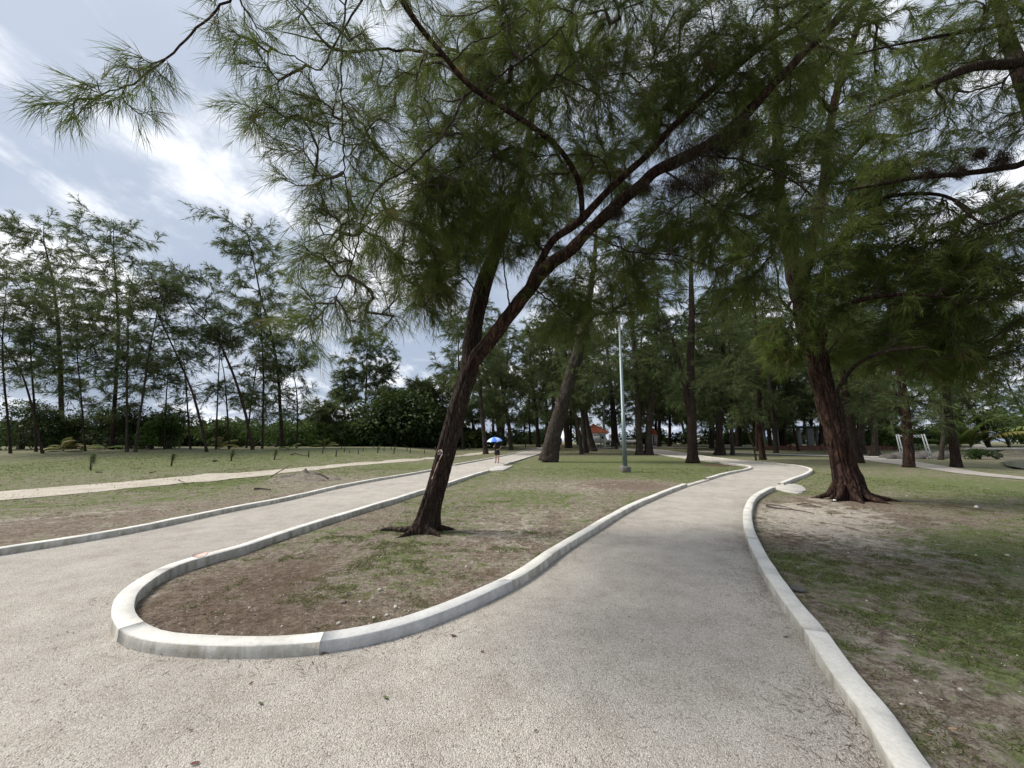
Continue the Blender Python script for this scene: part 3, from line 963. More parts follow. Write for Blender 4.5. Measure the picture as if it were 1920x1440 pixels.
class Tree:
    """a skeleton of nodes that fresh branches grow from"""
    def __init__(s):
        s.pos, s.par, s.dir, s.tips, s.lim = [], [], [], [], []
        s.chains = []

    def limb(s, P, r, sample=0.18):
        P = np.asarray(P, float)
        d = unit(np.gradient(P, axis=0))
        prev = -1
        if s.pos:
            prev = int(np.argmin(np.linalg.norm(np.array(s.pos) - P[0], axis=1)))
        st = max(1, int(round(sample / max(1e-3, np.linalg.norm(P[1] - P[0])))))
        for k in list(range(0, len(P), st)):
            s.pos.append(P[k]); s.par.append(prev); s.dir.append(d[k]); s.tips.append(0); s.lim.append(True)
            prev = len(s.pos) - 1

    def grow(s, A, step=0.2, up_pen=0.8, min_from=0, lift=0.35, side_out=0.25):
        A = np.asarray(A, float)
        base = np.array(s.pos)
        dmin = np.array([np.min(np.linalg.norm(base[min_from:] - a, axis=1)) for a in A])
        cap = len(base) + len(A) * 60
        NP = np.zeros((cap, 3)); ND = np.zeros((cap, 3)); n = len(base)
        NP[:n] = base; ND[:n] = np.array(s.dir)
        for ai in np.argsort(dmin):
            a = A[ai]
            v = a - NP[min_from:n]
            dist = np.linalg.norm(v, axis=1) + 1e-6
            cosang = np.einsum('ij,ij->i', v, ND[min_from:n]) / dist
            cost = dist * (1 + 0.35 * (1 - cosang)) + up_pen * np.maximum(0, -v[:, 2] - 0.15 * dist)
            j = int(np.argmin(cost)) + min_from
            p0, d0 = NP[j], ND[j]
            dd = np.linalg.norm(a - p0)
            if dd < 0.05:
                continue
            u = (a - p0) / dd
            t0 = unit(u * 0.8 + d0 * 0.35 + np.array((0, 0, lift)) + rng.normal(size=3) * .16)
            c1 = p0 + t0 * dd * .4
            c2 = a - unit(u + np.array((0, 0, -0.1)) + rng.normal(size=3) * .12) * dd * .3
            m = max(3, int(dd / step) + 1)
            t = np.linspace(0, 1, m + 1)[1:, None]
            C = (1 - t) ** 3 * p0 + 3 * (1 - t) ** 2 * t * c1 + 3 * (1 - t) * t * t * c2 + t ** 3 * a
            C[:-1] += rng.normal(size=(m - 1, 3)) * .012 * min(1, dd)
            full = np.vstack([p0, C])
            dr = unit(np.diff(full, axis=0))
            ids = [j]
            for k in range(m):
                s.pos.append(C[k]); s.par.append(ids[-1]); s.dir.append(dr[k]); s.tips.append(0); s.lim.append(False)
                ids.append(n + k)
            NP[n:n + m] = C; ND[n:n + m] = dr
            n += m
            s.chains.append(ids)
            q = ids[-1]
            while q >= 0:
                s.tips[q] += 1
                q = s.par[q]

    def branch_mesh(s, mb, rmin=0.004, k=0.0075, ns=5, mi=0, rmax=0.08, skip=0.0):
        pos = np.array(s.pos); tips = np.array(s.tips, float)
        for ids in s.chains:
            r = np.minimum(rmax, np.maximum(rmin, k * np.sqrt(tips[ids])))
            r[0] = r[1] if len(r) > 1 else r[0]
            if len(ids) > 2: r[-1] *= .6
            if r.max() < skip: continue
            mb.tube(pos[ids], r, ns, mi, caps=False)

    def foliage(s, per_chain, tw_len, nn, n_len, n_w, segs, tw_w=0.005, droop=0.18, spread=0.7, cover=(0.25, 1.0), twig_droop=0.25, up=0.1, tints=(0, 1), pick=None):
        """side shoots along the fresh branches, needles along the shoots -> crown verts, tris, tint and shoot verts, tris"""
        pos = np.array(s.pos)
        S, D = [], []
        for ids in s.chains:
            P = pos[ids]
            if pick is not None and not pick(P[-1]):
                continue
            m = len(P) - 1
            seg = np.linalg.norm(np.diff(P, axis=0), axis=1).sum()
            cnt = max(2, int(per_chain * min(1.6, max(.6, seg / 0.9))))
            t = np.sort(rng.uniform(cover[0], cover[1], cnt)) * m
            t[-1] = m
            i0 = np.minimum(t.astype(int), m - 1)
            f = (t - i0)[:, None]
            S.append(P[i0] * (1 - f) + P[i0 + 1] * f)
            D.append(unit(P[i0 + 1] - P[i0]))
        S, D = np.vstack(S), np.vstack(D)
        n = len(S)
        tl = tw_len * rng.uniform(.5, 1.25, n)
        rv = unit(rng.normal(size=(n, 3)))
        Dt = unit(D * 0.95 + rv * 0.68 + np.array((0, 0, up)))
        tt = rng.uniform(tints[0], tints[1], n)
        tu = rng.uniform(.05, 1.0, (n, nn))
        tu[:, -max(1, nn // 5):] = rng.uniform(.9, 1.0, (n, max(1, nn // 5)))
        g = np.array((0, 0, -1.0))
        P = S[:, None] + Dt[:, None] * (tl[:, None] * tu)[..., None] + g * (twig_droop * tl[:, None] * tu ** 2)[..., None]
        Td = unit(Dt[:, None] + g * (2 * twig_droop * tu)[..., None])
        nd = unit(Td * 1.0 + unit(rng.normal(size=(n, nn, 3))) * spread)
        tint = np.clip(tt[:, None] * .55 + rng.uniform(0, .45, (n, nn)), 0, 1).ravel()
        # a few shoots are dead and brown
        dead = rng.uniform(size=n) < 0.035
        tint = np.where(np.repeat(dead, nn), 0.99, tint)
        nl = n_len * rng.uniform(.55, 1.15, n * nn)
        V, F, T = needles(P.reshape(-1, 3), nd.reshape(-1, 3), nl, n_w * rng.uniform(.75, 1.2, n * nn), droop * rng.uniform(.3, 1.7, n * nn), segs, tint)
        tV, tF, _ = needles(S, Dt, tl, tw_w, twig_droop, 2, np.zeros(n))
        return (V, F, T), (tV, tF)


def ell(u, v, Y, rx, ry, rz, n):
    c = pt(u, v, Y)
    q = unit(rng.normal(size=(n, 3))) * (rng.uniform(0, 1, n) ** (1 / 2.6))[:, None]
    return c + q * np.array((rx, ry, rz))


def pxline(px, step=0.12):
    return catmull(np.array([pt(u, v, Y) for u, v, Y in px]), step)


def taper(P, r0, r1, pw=1.0):
    t = np.linspace(0, 1, len(P)) ** pw
    return r0 + (r1 - r0) * t


def local(V, o):
    return V - np.asarray(o)


def finish(root, base, tree, fol_sets, twig_mat, needle_m, rmin, k, ns, rmax=.05, crown_name='crown', skip=0.0):
    mb = MB()
    tree.branch_mesh(mb, rmin, k, ns, 0, rmax, skip)
    for (_, tw) in fol_sets:
        mb.add(tw[0], tw[1], 0)
    mb.V = [local(v, base) for v in mb.V]
    mb.build('branchlets', twig_mat, root)
    Vs, Fs, Ts, n = [], [], [], 0
    for (c, _) in fol_sets:
        Vs.append(c[0]); Fs.append(c[1] + n); Ts.append(c[2]); n += len(c[0])
    me = mesh_np(crown_name, local(np.vstack(Vs), base), [np.vstack(Fs)], needle_m, True, attrs={'tint': np.concatenate(Ts)})
    o = link(crown_name, me, root)
    return o


def limb_part(name, P, r, ns, base, root, mat, **kw):
    V, F = bark_tube(P, r, ns, **kw)
    mb = MB().add(local(V, base), F)
    return mb.build(name, mat, root)


def wander(P, amp, seed):
    n = len(P)
    s = np.cumsum(np.r_[0, np.linalg.norm(np.diff(P, axis=0), axis=1)])
    w = np.stack([vnoise(np.c_[s * 1.3 + seed, np.full(n, 3.3 * k), np.full(n, seed)]) + .4 * vnoise(np.c_[s * 3.7 + seed, np.full(n, 9.1 * k), np.full(n, seed)]) - .7 for k in range(3)], 1)
    return P + w * amp * 2 * np.minimum(1, s / .5)[:, None]


def gnarl(P, r, seed):
    n = len(P)
    s = np.cumsum(np.r_[0, np.linalg.norm(np.diff(P, axis=0), axis=1)])
    return r * (1 + .28 * (vnoise(np.c_[s * 2.3, np.full(n, 7.7), np.full(n, seed * 3.1)]) - .5) + .5 * np.maximum(0, vnoise(np.c_[s * 3.1, np.full(n, 1.7), np.full(n, seed * 1.1)]) - .70))


# ---- the leaning tree on the island
def island_tree():
    base = gp(796, 995)
    base[2] = -0.03
    root = empty('casuarina_tree', base, 'big leaning casuarina on the kerbed island, dark forked trunk arching right over the gravel path', 'tree')
    t = Tree()
    Y0 = base[1]
    trunk = [(796, 1000, Y0), (806, 955, Y0), (822, 900, Y0 - .02), (838, 840, Y0 - .05), (852, 785, Y0 - .05), (866, 735, Y0 - .05), (880, 690, Y0)]
    left = trunk + [(884, 645, Y0 + .1), (893, 590, Y0 + .15), (908, 530, Y0 + .2), (930, 470, Y0 + .3), (955, 400, Y0 + .4), (978, 320, Y0 + .5), (997, 220, Y0 + .6), (1006, 110, Y0 + .7), (1003, -20, Y0 + .8)]
    P = pxline(left, .05)
    n = len(P); s = np.linspace(0, 1, n)
    r = np.interp(s, [0, .06, .2, .36, .5, .7, 1], [.175, .165, .158, .160, .105, .070, .03])
    limb_part('trunk', P, r, 64, base, root, M['bark'], amp=.20, freq=1.5, flare=1.15, flare_h=.24, lobes=5, seed=1)
    t.limb(P, r)
    # root running out to the left
    rp = catmull(np.array([base + (0, 0, .10), base + (-.25, -.05, .07), base + (-.45, -.02, .05), base + (-.62, .04, .055), base + (-.80, .02, .04)]), .05)
    limb_part('root', rp, taper(rp, .085, .022), 14, base, root, M['bark_grey'], amp=.15)
    for a_, l_ in ((-2.2, .42), (-.9, .36), (.25, .34)):
        dv = np.array((math.cos(a_), math.sin(a_), 0))
        rp = catmull(np.array([base + dv * .10 + (0, 0, .16), base + dv * .24 + (0, 0, .075), base + dv * (.24 + l_ * .5) + (.02, .02, .035), base + dv * (.24 + l_) + (0, .03, -.01)]), .04)
        limb_part('root', rp, taper(rp, .085, .018), 12, base, root, M['bark'], amp=.2, seed=a_)
    main = [(872, 712, Y0 - .02), (893, 672, Y0 - .1), (925, 632, Y0 - .2), (955, 590, Y0 - .35), (990, 545, Y0 - .5), (1028, 500, Y0 - .65), (1070, 470, Y0 - .8), (1108, 430, Y0 - 1), (1150, 392, Y0 - 1.2),
            (1195, 350, Y0 - 1.4), (1240, 315, Y0 - 1.6), (1300, 290, Y0 - 1.8), (1360, 245, Y0 - 2.0), (1440, 175, Y0 - 2.3), (1520, 85, Y0 - 2.55), (1610, -15, Y0 - 2.8), (1700, -140, Y0 - 3)]
    P2 = pxline(main, .05)
    P2 = wander(P2, .035, 2.1)
    r2 = np.interp(np.linspace(0, 1, len(P2)), [0, .12, .4, .65, .85, 1], [.125, .115, .100, .078, .05, .025])
    r2 = gnarl(P2, r2, 2)
    limb_part('branch', P2, r2, 40, base, root, M['bark_red'], amp=.2, freq=1.4, seed=2)
    t.limb(P2, r2)
    sec = [(985, 552, Y0 - .45), (1010, 500, Y0 - .5), (1035, 455, Y0 - .6), (1085, 415, Y0 - .9), (1140, 360, Y0 - 1.1), (1205, 300, Y0 - 1.4), (1270, 230, Y0 - 1.7), (1340, 160, Y0 - 2.0), (1420, 90, Y0 - 2.3), (1530, 20, Y0 - 2.6), (1620, -60, Y0 - 2.8)]
    P3 = wander(pxline(sec, .06), .03, 5.5)
    limb_part('branch', P3, gnarl(P3, taper(P3, .075, .03), 3), 28, base, root, M['bark_red'], amp=.2, freq=1.3, seed=3)
    t.limb(P3, None)
    over = [(1092, 405, Y0 - .95), (1090, 365, Y0 - 1.1), (1082, 330, Y0 - 1.35), (1060, 292, Y0 - 1.7), (1033, 263, Y0 - 2.0), (1000, 238, Y0 - 2.35), (973, 220, Y0 - 2.6), (935, 195, Y0 - 2.95), (893, 170, Y0 - 3.25), (862, 142, Y0 - 3.5),
            (837, 110, Y0 - 3.7), (812, 80, Y0 - 3.9), (787, 50, Y0 - 4.1), (753, 0, Y0 - 4.35), (715, -70, Y0 - 4.6), (670, -150, Y0 - 4.8)]
    P4 = wander(pxline(over, .05), .018, 8.5)
    limb_part('branch', P4, gnarl(P4, taper(P4, .050, .022, .8), 4), 24, base, root, M['bark_red'], amp=.12, freq=1.3, seed=4)
    t.limb(P4, None)
    thin = [
        [(893, 170, Y0 - 3.25), (873, 178, Y0 - 3.2), (840, 240, Y0 - 3.15), (800, 285, Y0 - 3.2), (760, 320, Y0 - 3.25), (712, 350, Y0 - 3.3), (682, 405, Y0 - 3.35), (664, 480, Y0 - 3.4), (640, 540, Y0 - 3.45)],
        [(970, 228, Y0 - 2.6), (930, 250, Y0 - 2.6), (890, 292, Y0 - 2.6), (840, 325, Y0 - 2.6), (790, 347, Y0 - 2.6), (700, 380, Y0 - 2.65)],
        [(913, 167, Y0 - 3.15), (935, 142, Y0 - 3.1), (985, 110, Y0 - 3.0), (1030, 75, Y0 - 3), (1062, 35, Y0 - 3), (1085, -10, Y0 - 3)],
        [(982, 215, Y0 - 2.55), (1003, 180, Y0 - 2.4), (1050, 140, Y0 - 2.3), (1090, 105, Y0 - 2.2), (1125, 80, Y0 - 2.2), (1155, 50, Y0 - 2.2), (1180, -10, Y0 - 2.2)],
        [(1005, 175, Y0 - 2.4), (1110, 145, Y0 - 2.2), (1170, 138, Y0 - 2.1), (1230, 120, Y0 - 2.0), (1300, 118, Y0 - 2.0)],
        [(830, 105, Y0 - 3.75), (780, 95, Y0 - 3.75), (720, 92, Y0 - 3.8), (650, 96, Y0 - 3.85), (590, 75, Y0 - 3.9), (530, 60, Y0 - 3.95)],
        [(845, 118, Y0 - 3.65), (880, 85, Y0 - 3.6), (930, 62, Y0 - 3.6), (990, 20, Y0 - 3.6)],
        [(690, -110, Y0 - 4.7), (560, -110, Y0 - 4.75), (480, -50, Y0 - 4.8), (430, 0, Y0 - 4.85), (392, 32, Y0 - 4.85), (345, 75, Y0 - 4.85), (300, 118, Y0 - 4.83), (262, 150, Y0 - 4.8), (220, 168, Y0 - 4.78), (178, 182, Y0 - 4.75)],
        [(700, -90, Y0 - 4.6), (660, -40, Y0 - 4.3), (645, 40, Y0 - 4.1), (640, 160, Y0 - 4.0), (646, 300, Y0 - 3.95), (655, 420, Y0 - 3.9), (648, 520, Y0 - 3.85), (600, 590, Y0 - 3.8), (560, 625, Y0 - 3.8)],
        [(715, -60, Y0 - 4.6), (640, 60, Y0 - 4.3), (600, 130, Y0 - 4.2), (560, 110, Y0 - 4.2), (510, 90, Y0 - 4.2), (450, 30, Y0 - 4.25)],
        [(760, 320, Y0 - 3.25), (690, 275, Y0 - 3.4), (640, 270, Y0 - 3.5), (590, 245, Y0 - 3.6), (530, 215, Y0 - 3.65), (475, 210, Y0 - 3.7)],
        [(720, 345, Y0 - 3.3), (640, 330, Y0 - 3.4), (580, 330, Y0 - 3.5)],
        [(664, 480, Y0 - 3.4), (620, 440, Y0 - 3.5), (575, 455, Y0 - 3.55), (535, 470, Y0 - 3.6)],
        [(1150, 395, Y0 - 1.2), (1130, 300, Y0 - 1.6), (1020, 290, Y0 - 2.2), (950, 270, Y0 - 2.4)],
        [(958, 588, Y0 - .3), (945, 500, Y0 - .4), (944, 420, Y0 - .6), (941, 330, Y0 - .8)],
        [(900, 560, Y0 + .15), (870, 520, Y0 - .3), (820, 505, Y0 - .6), (770, 520, Y0 - .8)],
        [(1000, 540, Y0 - .5), (1060, 585, Y0 - .6), (1105, 615, Y0 - .6)],
        [(1100, 435, Y0 - 1.0), (1180, 470, Y0 - 1.3), (1260, 478, Y0 - 1.7), (1330, 500, Y0 - 2)],
        [(1300, 290, Y0 - 1.8), (1390, 300, Y0 - 2.2), (1470, 330, Y0 - 2.4), (1540, 380, Y0 - 2.6)],
        [(1240, 315, Y0 - 1.6), (1330, 380, Y0 - 1.9), (1400, 440, Y0 - 2.2)],
        [(1360, 245, Y0 - 2.0), (1430, 230, Y0 - 2.4), (1500, 240, Y0 - 2.7)],
    ]
    r0s = [.017, .014, .014, .016, .010, .016, .010, .013, .010, .010, .008, .007, .007, .012, .016, .016, .018, .018, .018, .016, .016]
    far_sprig = None
    for k, (px, r0) in enumerate(zip(thin, r0s)):
        Pk = pxline(px, .06)
        Pk[2:-1] += rng.normal(size=(len(Pk) - 3, 3)) * .006
        limb_part('branch', Pk, taper(Pk, r0, max(.004, r0 * .35)), 8, base, root, M['bark'] if k % 3 else M['bark_grey'])
        t.limb(Pk, None)
        if k == 7: far_sprig = Pk
        if k == 8: hang = Pk
    E = [(700, 50, 3.3, .9, .7, .55, 22), (560, 60, 3.0, .6, .5, .4, 14), (540, 215, 3.4, .42, .35, .22, 14), (470, 215, 3.5, .16, .2, .1, 6), (650, 320, 3.8, .5, .5, .5, 16),
         (610, 440, 3.9, .35, .4, .35, 10), (580, 590, 3.6, .3, .3, .3, 9), (690, 450, 4.6, .6, .6, .6, 20), (790, 250, 4.6, .9, .8, .9, 52),
         (900, 90, 4.8, 1.2, .9, .8, 66), (910, 340, 5.6, 1.2, .9, 1.0, 80), (800, 545, 6.5, .45, .7, .5, 30), (850, 480, 6.9, .8, .7, .6, 34), (880, 420, 7.3, .9, .8, .8, 34), (1000, 430, 7.4, 1.0, .9, .8, 52),
         (1100, 210, 5.6, 1.3, 1.1, 1.0, 64), (1110, 40, 5.6, 1.6, 1.1, .7, 56), (1300, 120, 5.4, 1.2, 1.1, .9, 66), (1290, 430, 6, .9, 1, .5, 36), (1440, 330, 5.4, 1, .9, .7, 34),
         (1480, 90, 5, 1, .9, .7, 40), (1130, 330, 7.4, 1.1, .8, .8, 36), (1260, 215, 6.6, .9, .8, .6, 26), (500, 90, 3.0, .35, .3, .25, 9), (600, 190, 3.4, .35, .35, .3, 12), (570, 310, 3.5, .3, .3, .25, 10), (625, 385, 3.7, .35, .35, .25, 10), (690, 250, 3.8, .5, .4, .35, 16), (740, 140, 3.7, .5, .4, .4, 16), (600, 500, 3.7, .28, .3, .25, 9), (640, 590, 3.8, .25, .3, .2, 6), (700, 560, 4.4, .4, .4, .35, 12), (1170, 480, 6.6, .9, .8, .5, 18), (1200, 560, 6.8, .8, .7, .35, 10), (1080, 600, 7.0, .6, .6, .3, 14), (1390, 520, 6.0, .6, .6, .35, 14), (970, 130, 8.2, 1.8, 1.3, 1.4, 56), (1060, 560, 7.0, .7, .7, .4, 20), (1500, 420, 5.0, .5, .5, .3, 12), (760, 420, 5.2, .7, .7, .6, 26)]
    A = np.vstack([ell(*e[:6], int(e[6] * (1.0 if e[2] < 4.2 else 1.5))) for e in E])
    t.grow(A, .12, up_pen=.5, min_from=int(len(t.pos) * .16), lift=.15)
    near = lambda p: p[0] < -.55 and p[1] < 4.9
    fs = [t.foliage(13, .22, 18, .185, .0036, 2, .0045, droop=.16, spread=.58, twig_droop=.30, up=.0, pick=near),
          t.foliage(23, .36, 23, .20, .0058, 1, .0055, droop=.16, spread=.60, twig_droop=.30, up=.0, pick=lambda p: not near(p))]
    # the far left sprig and the hanging shoot carry their own needles
    t2 = Tree(); t2.limb(far_sprig, None)
    tip = far_sprig[-1]
    a2 = []
    for f, nb, sp in ((1.0, 7, .11), (.95, 6, .12), (.89, 6, .13), (.83, 6, .14), (.77, 4, .12)):
        c = far_sprig[int(f * (len(far_sprig) - 1))]
        a2 += [c + np.array((-.12, 0, .01)) * (f > .85) + rng.normal(size=3) * sp * np.array((1.0, .7, .45)) + np.array((0, 0, -.10)) for _ in range(nb)]
    for c_, k_ in ((.55, 2), (.45, 3), (.36, 3)):
        c = far_sprig[int(c_ * (len(far_sprig) - 1))]
        a2 += [c + rng.normal(size=3) * .07 for _ in range(k_)]
    t2.grow(np.array(a2), .05, up_pen=0, lift=0)
    fs.append(t2.foliage(7, .13, 17, .19, .0034, 2, .0035, droop=.22, spread=.62, twig_droop=.3, up=-.05, tints=(0, .3)))
    t3 = Tree(); t3.limb(hang, None)
    a3 = [hang[int(f * (len(hang) - 1))] + rng.normal(size=3) * .08 for f in np.r_[rng.uniform(.25, .8, 8), rng.uniform(.85, 1, 10)]]
    t3.grow(np.array(a3), .05, up_pen=0, lift=0)
    fs.append(t3.foliage(4, .16, 14, .20, .0034, 2, .0035, droop=.25, spread=.6, twig_droop=.35, up=-.1, tints=(0, .6)))
    t.chains += []
    mbx = MB()
    t2.branch_mesh(mbx, .003, .003, 5, 0, .012); t3.branch_mesh(mbx, .003, .003, 5, 0, .01)
    mbx.V = [local(v, base) for v in mbx.V]
    mbx.build('branchlets', M['twig'], root)
    finish(root, base, t, fs, M['twig'], M['needle'], .0042, .0052, 5, .035)
    # matted brown dead clumps lodged on the limb
    for (u, v, Y, w) in ((1296, 280, 5.5, .40), (1318, 330, 5.45, .36), (1268, 340, 5.7, .26), (1205, 350, 5.9, .17), (1150, 395, 6.1, .16), (1350, 262, 5.3, .30), (1390, 230, 5.2, .2)):
        c = pt(u, v, Y)
        n = 1500
        S = c + rng.normal(size=(n, 3)) * np.array((w * .48, w * .36, w * .26)) - np.array((0, 0, 1.0)) * np.abs(rng.normal(size=(n, 1))) * w * .25
        V, F, T = needles(S, unit(rng.normal(size=(n, 3)) + np.array((0, 0, -.7))), w * .55, .006, .35, 1, rng.uniform(0, 1, n))
        link('dead_needle_clump', mesh_np('dead_needle_clump', local(V, base), [F], M['dead'], True, attrs={'tint': T}), root)
    return root


island_tree()


# ---- the big tree right of the path
def right_tree():
    base = gp(1590, 935); base[2] = -.04
    Y0 = base[1]
    root = empty('casuarina_tree', base, 'thick old casuarina with reddish ridged trunk right of the path, leaning left over the lawn', 'tree')
    t = Tree()
    tr = [(1594, 938, Y0), (1588, 900, Y0), (1577, 850, Y0), (1562, 790, Y0), (1546, 730, Y0), (1530, 670, Y0), (1512, 610, Y0), (1497, 550, Y0), (1485, 490, Y0 + .1), (1472, 420, Y0 + .2), (1460, 340, Y0 + .3), (1453, 240, Y0 + .4), (1452, 120, Y0 + .5), (1456, -10, Y0 + .6)]
    P = pxline(tr, .06)
    r = np.interp(np.linspace(0, 1, len(P)), [0, .05, .15, .3, .45, .6, .8, 1], [.295, .275, .255, .235, .205, .145, .10, .06])
    P = wander(P, .05, 4.4); r = gnarl(P, r, 6)
    limb_part('trunk', P, r, 88, base, root, M['bark_red'], amp=.24, freq=1.7, flare=.95, flare_h=.45, lobes=7, seed=5)
    t.limb(P, r)
    for a_, l_ in ((-2.6, .55), (-1.9, .5), (-1.2, .6), (-.5, .8), (.1, 1.0), (2.9, .5)):
        dv = np.array((math.cos(a_), math.sin(a_), 0))
        rp = catmull(np.array([base + dv * .26 + (0, 0, .42), base + dv * .44 + (0, 0, .17), base + dv * (.44 + l_ * .5) + (.03, .02, .07), base + dv * (.44 + l_) + (0, .05, -.01)]), .06)
        limb_part('root', rp, taper(rp, .115, .025), 14, base, root, M['bark_red'], amp=.25, seed=a_)
    limbs = [
        ([(1500, 560, Y0), (1512, 500, Y0 - .3), (1530, 430, Y0 - .5), (1545, 340, Y0 - .7), (1556, 240, Y0 - .8), (1575, 150, Y0 - .9), (1600, 75, Y0 - 1), (1632, -20, Y0 - 1.1)], .15, .08),
        ([(1535, 660, Y0 - .2), (1560, 590, Y0 - .6), (1605, 565, Y0 - 1.0), (1680, 552, Y0 - 1.5), (1790, 558, Y0 - 2.2)], .11, .03),
        ([(1520, 620, Y0), (1480, 580, Y0 - .5), (1462, 555, Y0 - .8), (1458, 510, Y0 - 1)], .07, .02),
        ([(1478, 450, Y0), (1430, 420, Y0 - .5), (1380, 400, Y0 - .9), (1320, 400, Y0 - 1.2)], .08, .025),
        ([(1545, 350, Y0 - .7), (1600, 290, Y0 - 1), (1640, 255, Y0 - 1.3), (1690, 255, Y0 - 1.7), (1740, 240, Y0 - 2)], .08, .03),
        ([(1490, 500, Y0 + .1), (1580, 450, Y0 - .5), (1640, 400, Y0 - 1.1), (1660, 370, Y0 - 1.5), (1760, 365, Y0 - 2), (1830, 400, Y0 - 2.4)], .10, .03),
        ([(1554, 760, Y0), (1600, 690, Y0 - .8), (1660, 660, Y0 - 1.6), (1740, 650, Y0 - 2.2)], .07, .02),
        ([(1560, 210, Y0 - .8), (1500, 150, Y0 - 1.3), (1440, 120, Y0 - 1.7)], .08, .03),
    ]
    for k, (px, a, b) in enumerate(limbs):
        Pk = pxline(px, .08)
        limb_part('branch', Pk, taper(Pk, a, b, .8), 22, base, root, M['bark_red'] if k < 2 else M['bark'], amp=.12, seed=k)
        t.limb(Pk, None)
    E = [(1380, 470, 11, 1.2, 1.2, 1.0, 28), (1600, 470, 10.6, 1.6, 1.4, 1.2, 70), (1760, 540, 10, 1.7, 1.5, .9, 70), (1690, 650, 11, 1.9, 1.6, .8, 62), (1860, 640, 10.5, 1.5, 1.5, 1.1, 56), (1500, 200, 11, 2.2, 1.7, 1.8, 76),
         (1650, 330, 10.5, 1.8, 1.6, 1.2, 66), (1390, 300, 12, 1.8, 1.8, 1.8, 38), (1790, 440, 9.5, 1.3, 1.2, 1.1, 34), (1560, 50, 11, 2.4, 1.6, 1.5, 56), (1545, 560, 10.4, .7, .5, .8, 24), (1470, 640, 11, .6, .6, .7, 18), (1720, 120, 11, 1.8, 1.5, 1.4, 30)]
    A = np.vstack([ell(*e[:6], int(e[6] * 1.5)) for e in E])
    t.grow(A, .18, up_pen=.5, min_from=int(len(t.pos) * .12), lift=.15)
    fs = [t.foliage(15, .46, 20, .30, .0145, 1, .008, droop=.18, twig_droop=.28)]
    finish(root, base, t, fs, M['twig'], M['needle'], .007, .008, 5, .06)
    return root


right_tree()


# ---- the tree just out of the picture on the right, its limbs hang in
def side_tree():
    base = np.array((11.9, 7.6, -.05))
    root = empty('casuarina_tree', base, 'casuarina at the right edge whose knotty boughs reach in from the right at the top', 'tree')
    t = Tree()
    P = catmull(base + np.array([(0, 0, 0), (.05, .1, 2), (.1, .1, 4), (.1, .2, 6), (0, .3, 8), (-.2, .4, 10.5), (-.3, .5, 13)]), .1)
    r = np.interp(np.linspace(0, 1, len(P)), [0, .05, .5, 1], [.42, .36, .25, .06])
    limb_part('trunk', P, r, 40, base, root, M['bark'], amp=.14, freq=1.6, flare=.5, seed=8)
    t.limb(P, r)
    limbs = [([P[int(len(P) * .42)], pt(1960, 312, 8.0), pt(1900, 312, 8.2), pt(1850, 320, 8.4), pt(1780, 328, 8.6), pt(1720, 333, 8.8), pt(1650, 346, 9.0), pt(1590, 356, 9.1)], .13, .022),
             ([P[int(len(P) * .62)], pt(1960, 128, 7.2), pt(1890, 122, 7.3), pt(1820, 128, 7.4), pt(1740, 160, 7.5), pt(1690, 175, 7.6), pt(1630, 200, 7.7)], .15, .03),
             ([P[int(len(P) * .36)], pt(1940, 400, 8.0), pt(1850, 420, 8.2), pt(1790, 380, 8.4)], .07, .02),
             ([P[int(len(P) * .72)], pt(1940, 50, 7.2), pt(1840, 55, 7.3), pt(1700, 80, 7.5), pt(1590, 105, 7.6)], .06, .015)]
    for k, (pp, a, b) in enumerate(limbs):
        Pk = catmull(np.array(pp), .06)
        rr = taper(Pk, a, b, .75) * (1 + .5 * np.maximum(0, vnoise(np.c_[np.arange(len(Pk)) * .13, np.full(len(Pk), k * 9.), np.zeros(len(Pk))]) - .62) * 2)
        limb_part('branch', Pk, rr, 18, base, root, M['bark'], amp=.16, seed=k)
        t.limb(Pk, None)
    E = [(1800, 70, 7.6, 1.4, 1.1, .7, 44), (1890, 230, 8, .7, .8, .5, 16), (1710, 310, 8.8, 1.0, .8, .45, 26), (1880, 420, 8.4, 1.0, .8, .7, 28), (1900, 40, 7, .8, .8, .6, 24), (1780, 190, 8.0, 1.1, .8, .6, 26), (1860, 520, 9, 1.2, 1, .8, 28), (1650, 200, 7.7, .6, .6, .35, 14), (2050, 120, 8, 1.6, 1.6, 1.8, 30)]
    A = np.vstack([ell(*e[:6], int(e[6] * 1.5)) for e in E])
    t.grow(A, .15, up_pen=.3, min_from=int(len(P) * .1), lift=.1)
    fs = [t.foliage(13, .38, 18, .25, .0085, 1, .007, droop=.18, twig_droop=.28)]
    finish(root, base, t, fs, M['twig'], M['needle'], .006, .007, 5, .05)
    for (u, v, Y, w) in ((1876, 300, 8.2, .26), (1838, 288, 8.3, .17), (1740, 326, 8.7, .16), (1800, 322, 8.5, .16)):
        c = pt(u, v, Y); n = 900
        S = c + rng.normal(size=(n, 3)) * w * .38
        V, F, T = needles(S, unit(rng.normal(size=(n, 3)) + np.array((0, 0, -.6))), w * .6, .011, .3, 1, rng.uniform(0, 1, n))
        link('dead_needle_clump', mesh_np('dead_needle_clump', local(V, base), [F], M['dead'], True, attrs={'tint': T}), root)


side_tree()


# ---- middle-distance trees, each with its own lean
def top_h(px, vt):
    b = gp(*px[0]); return pt(px[-1][0], vt, b[1])[2] - b[2]


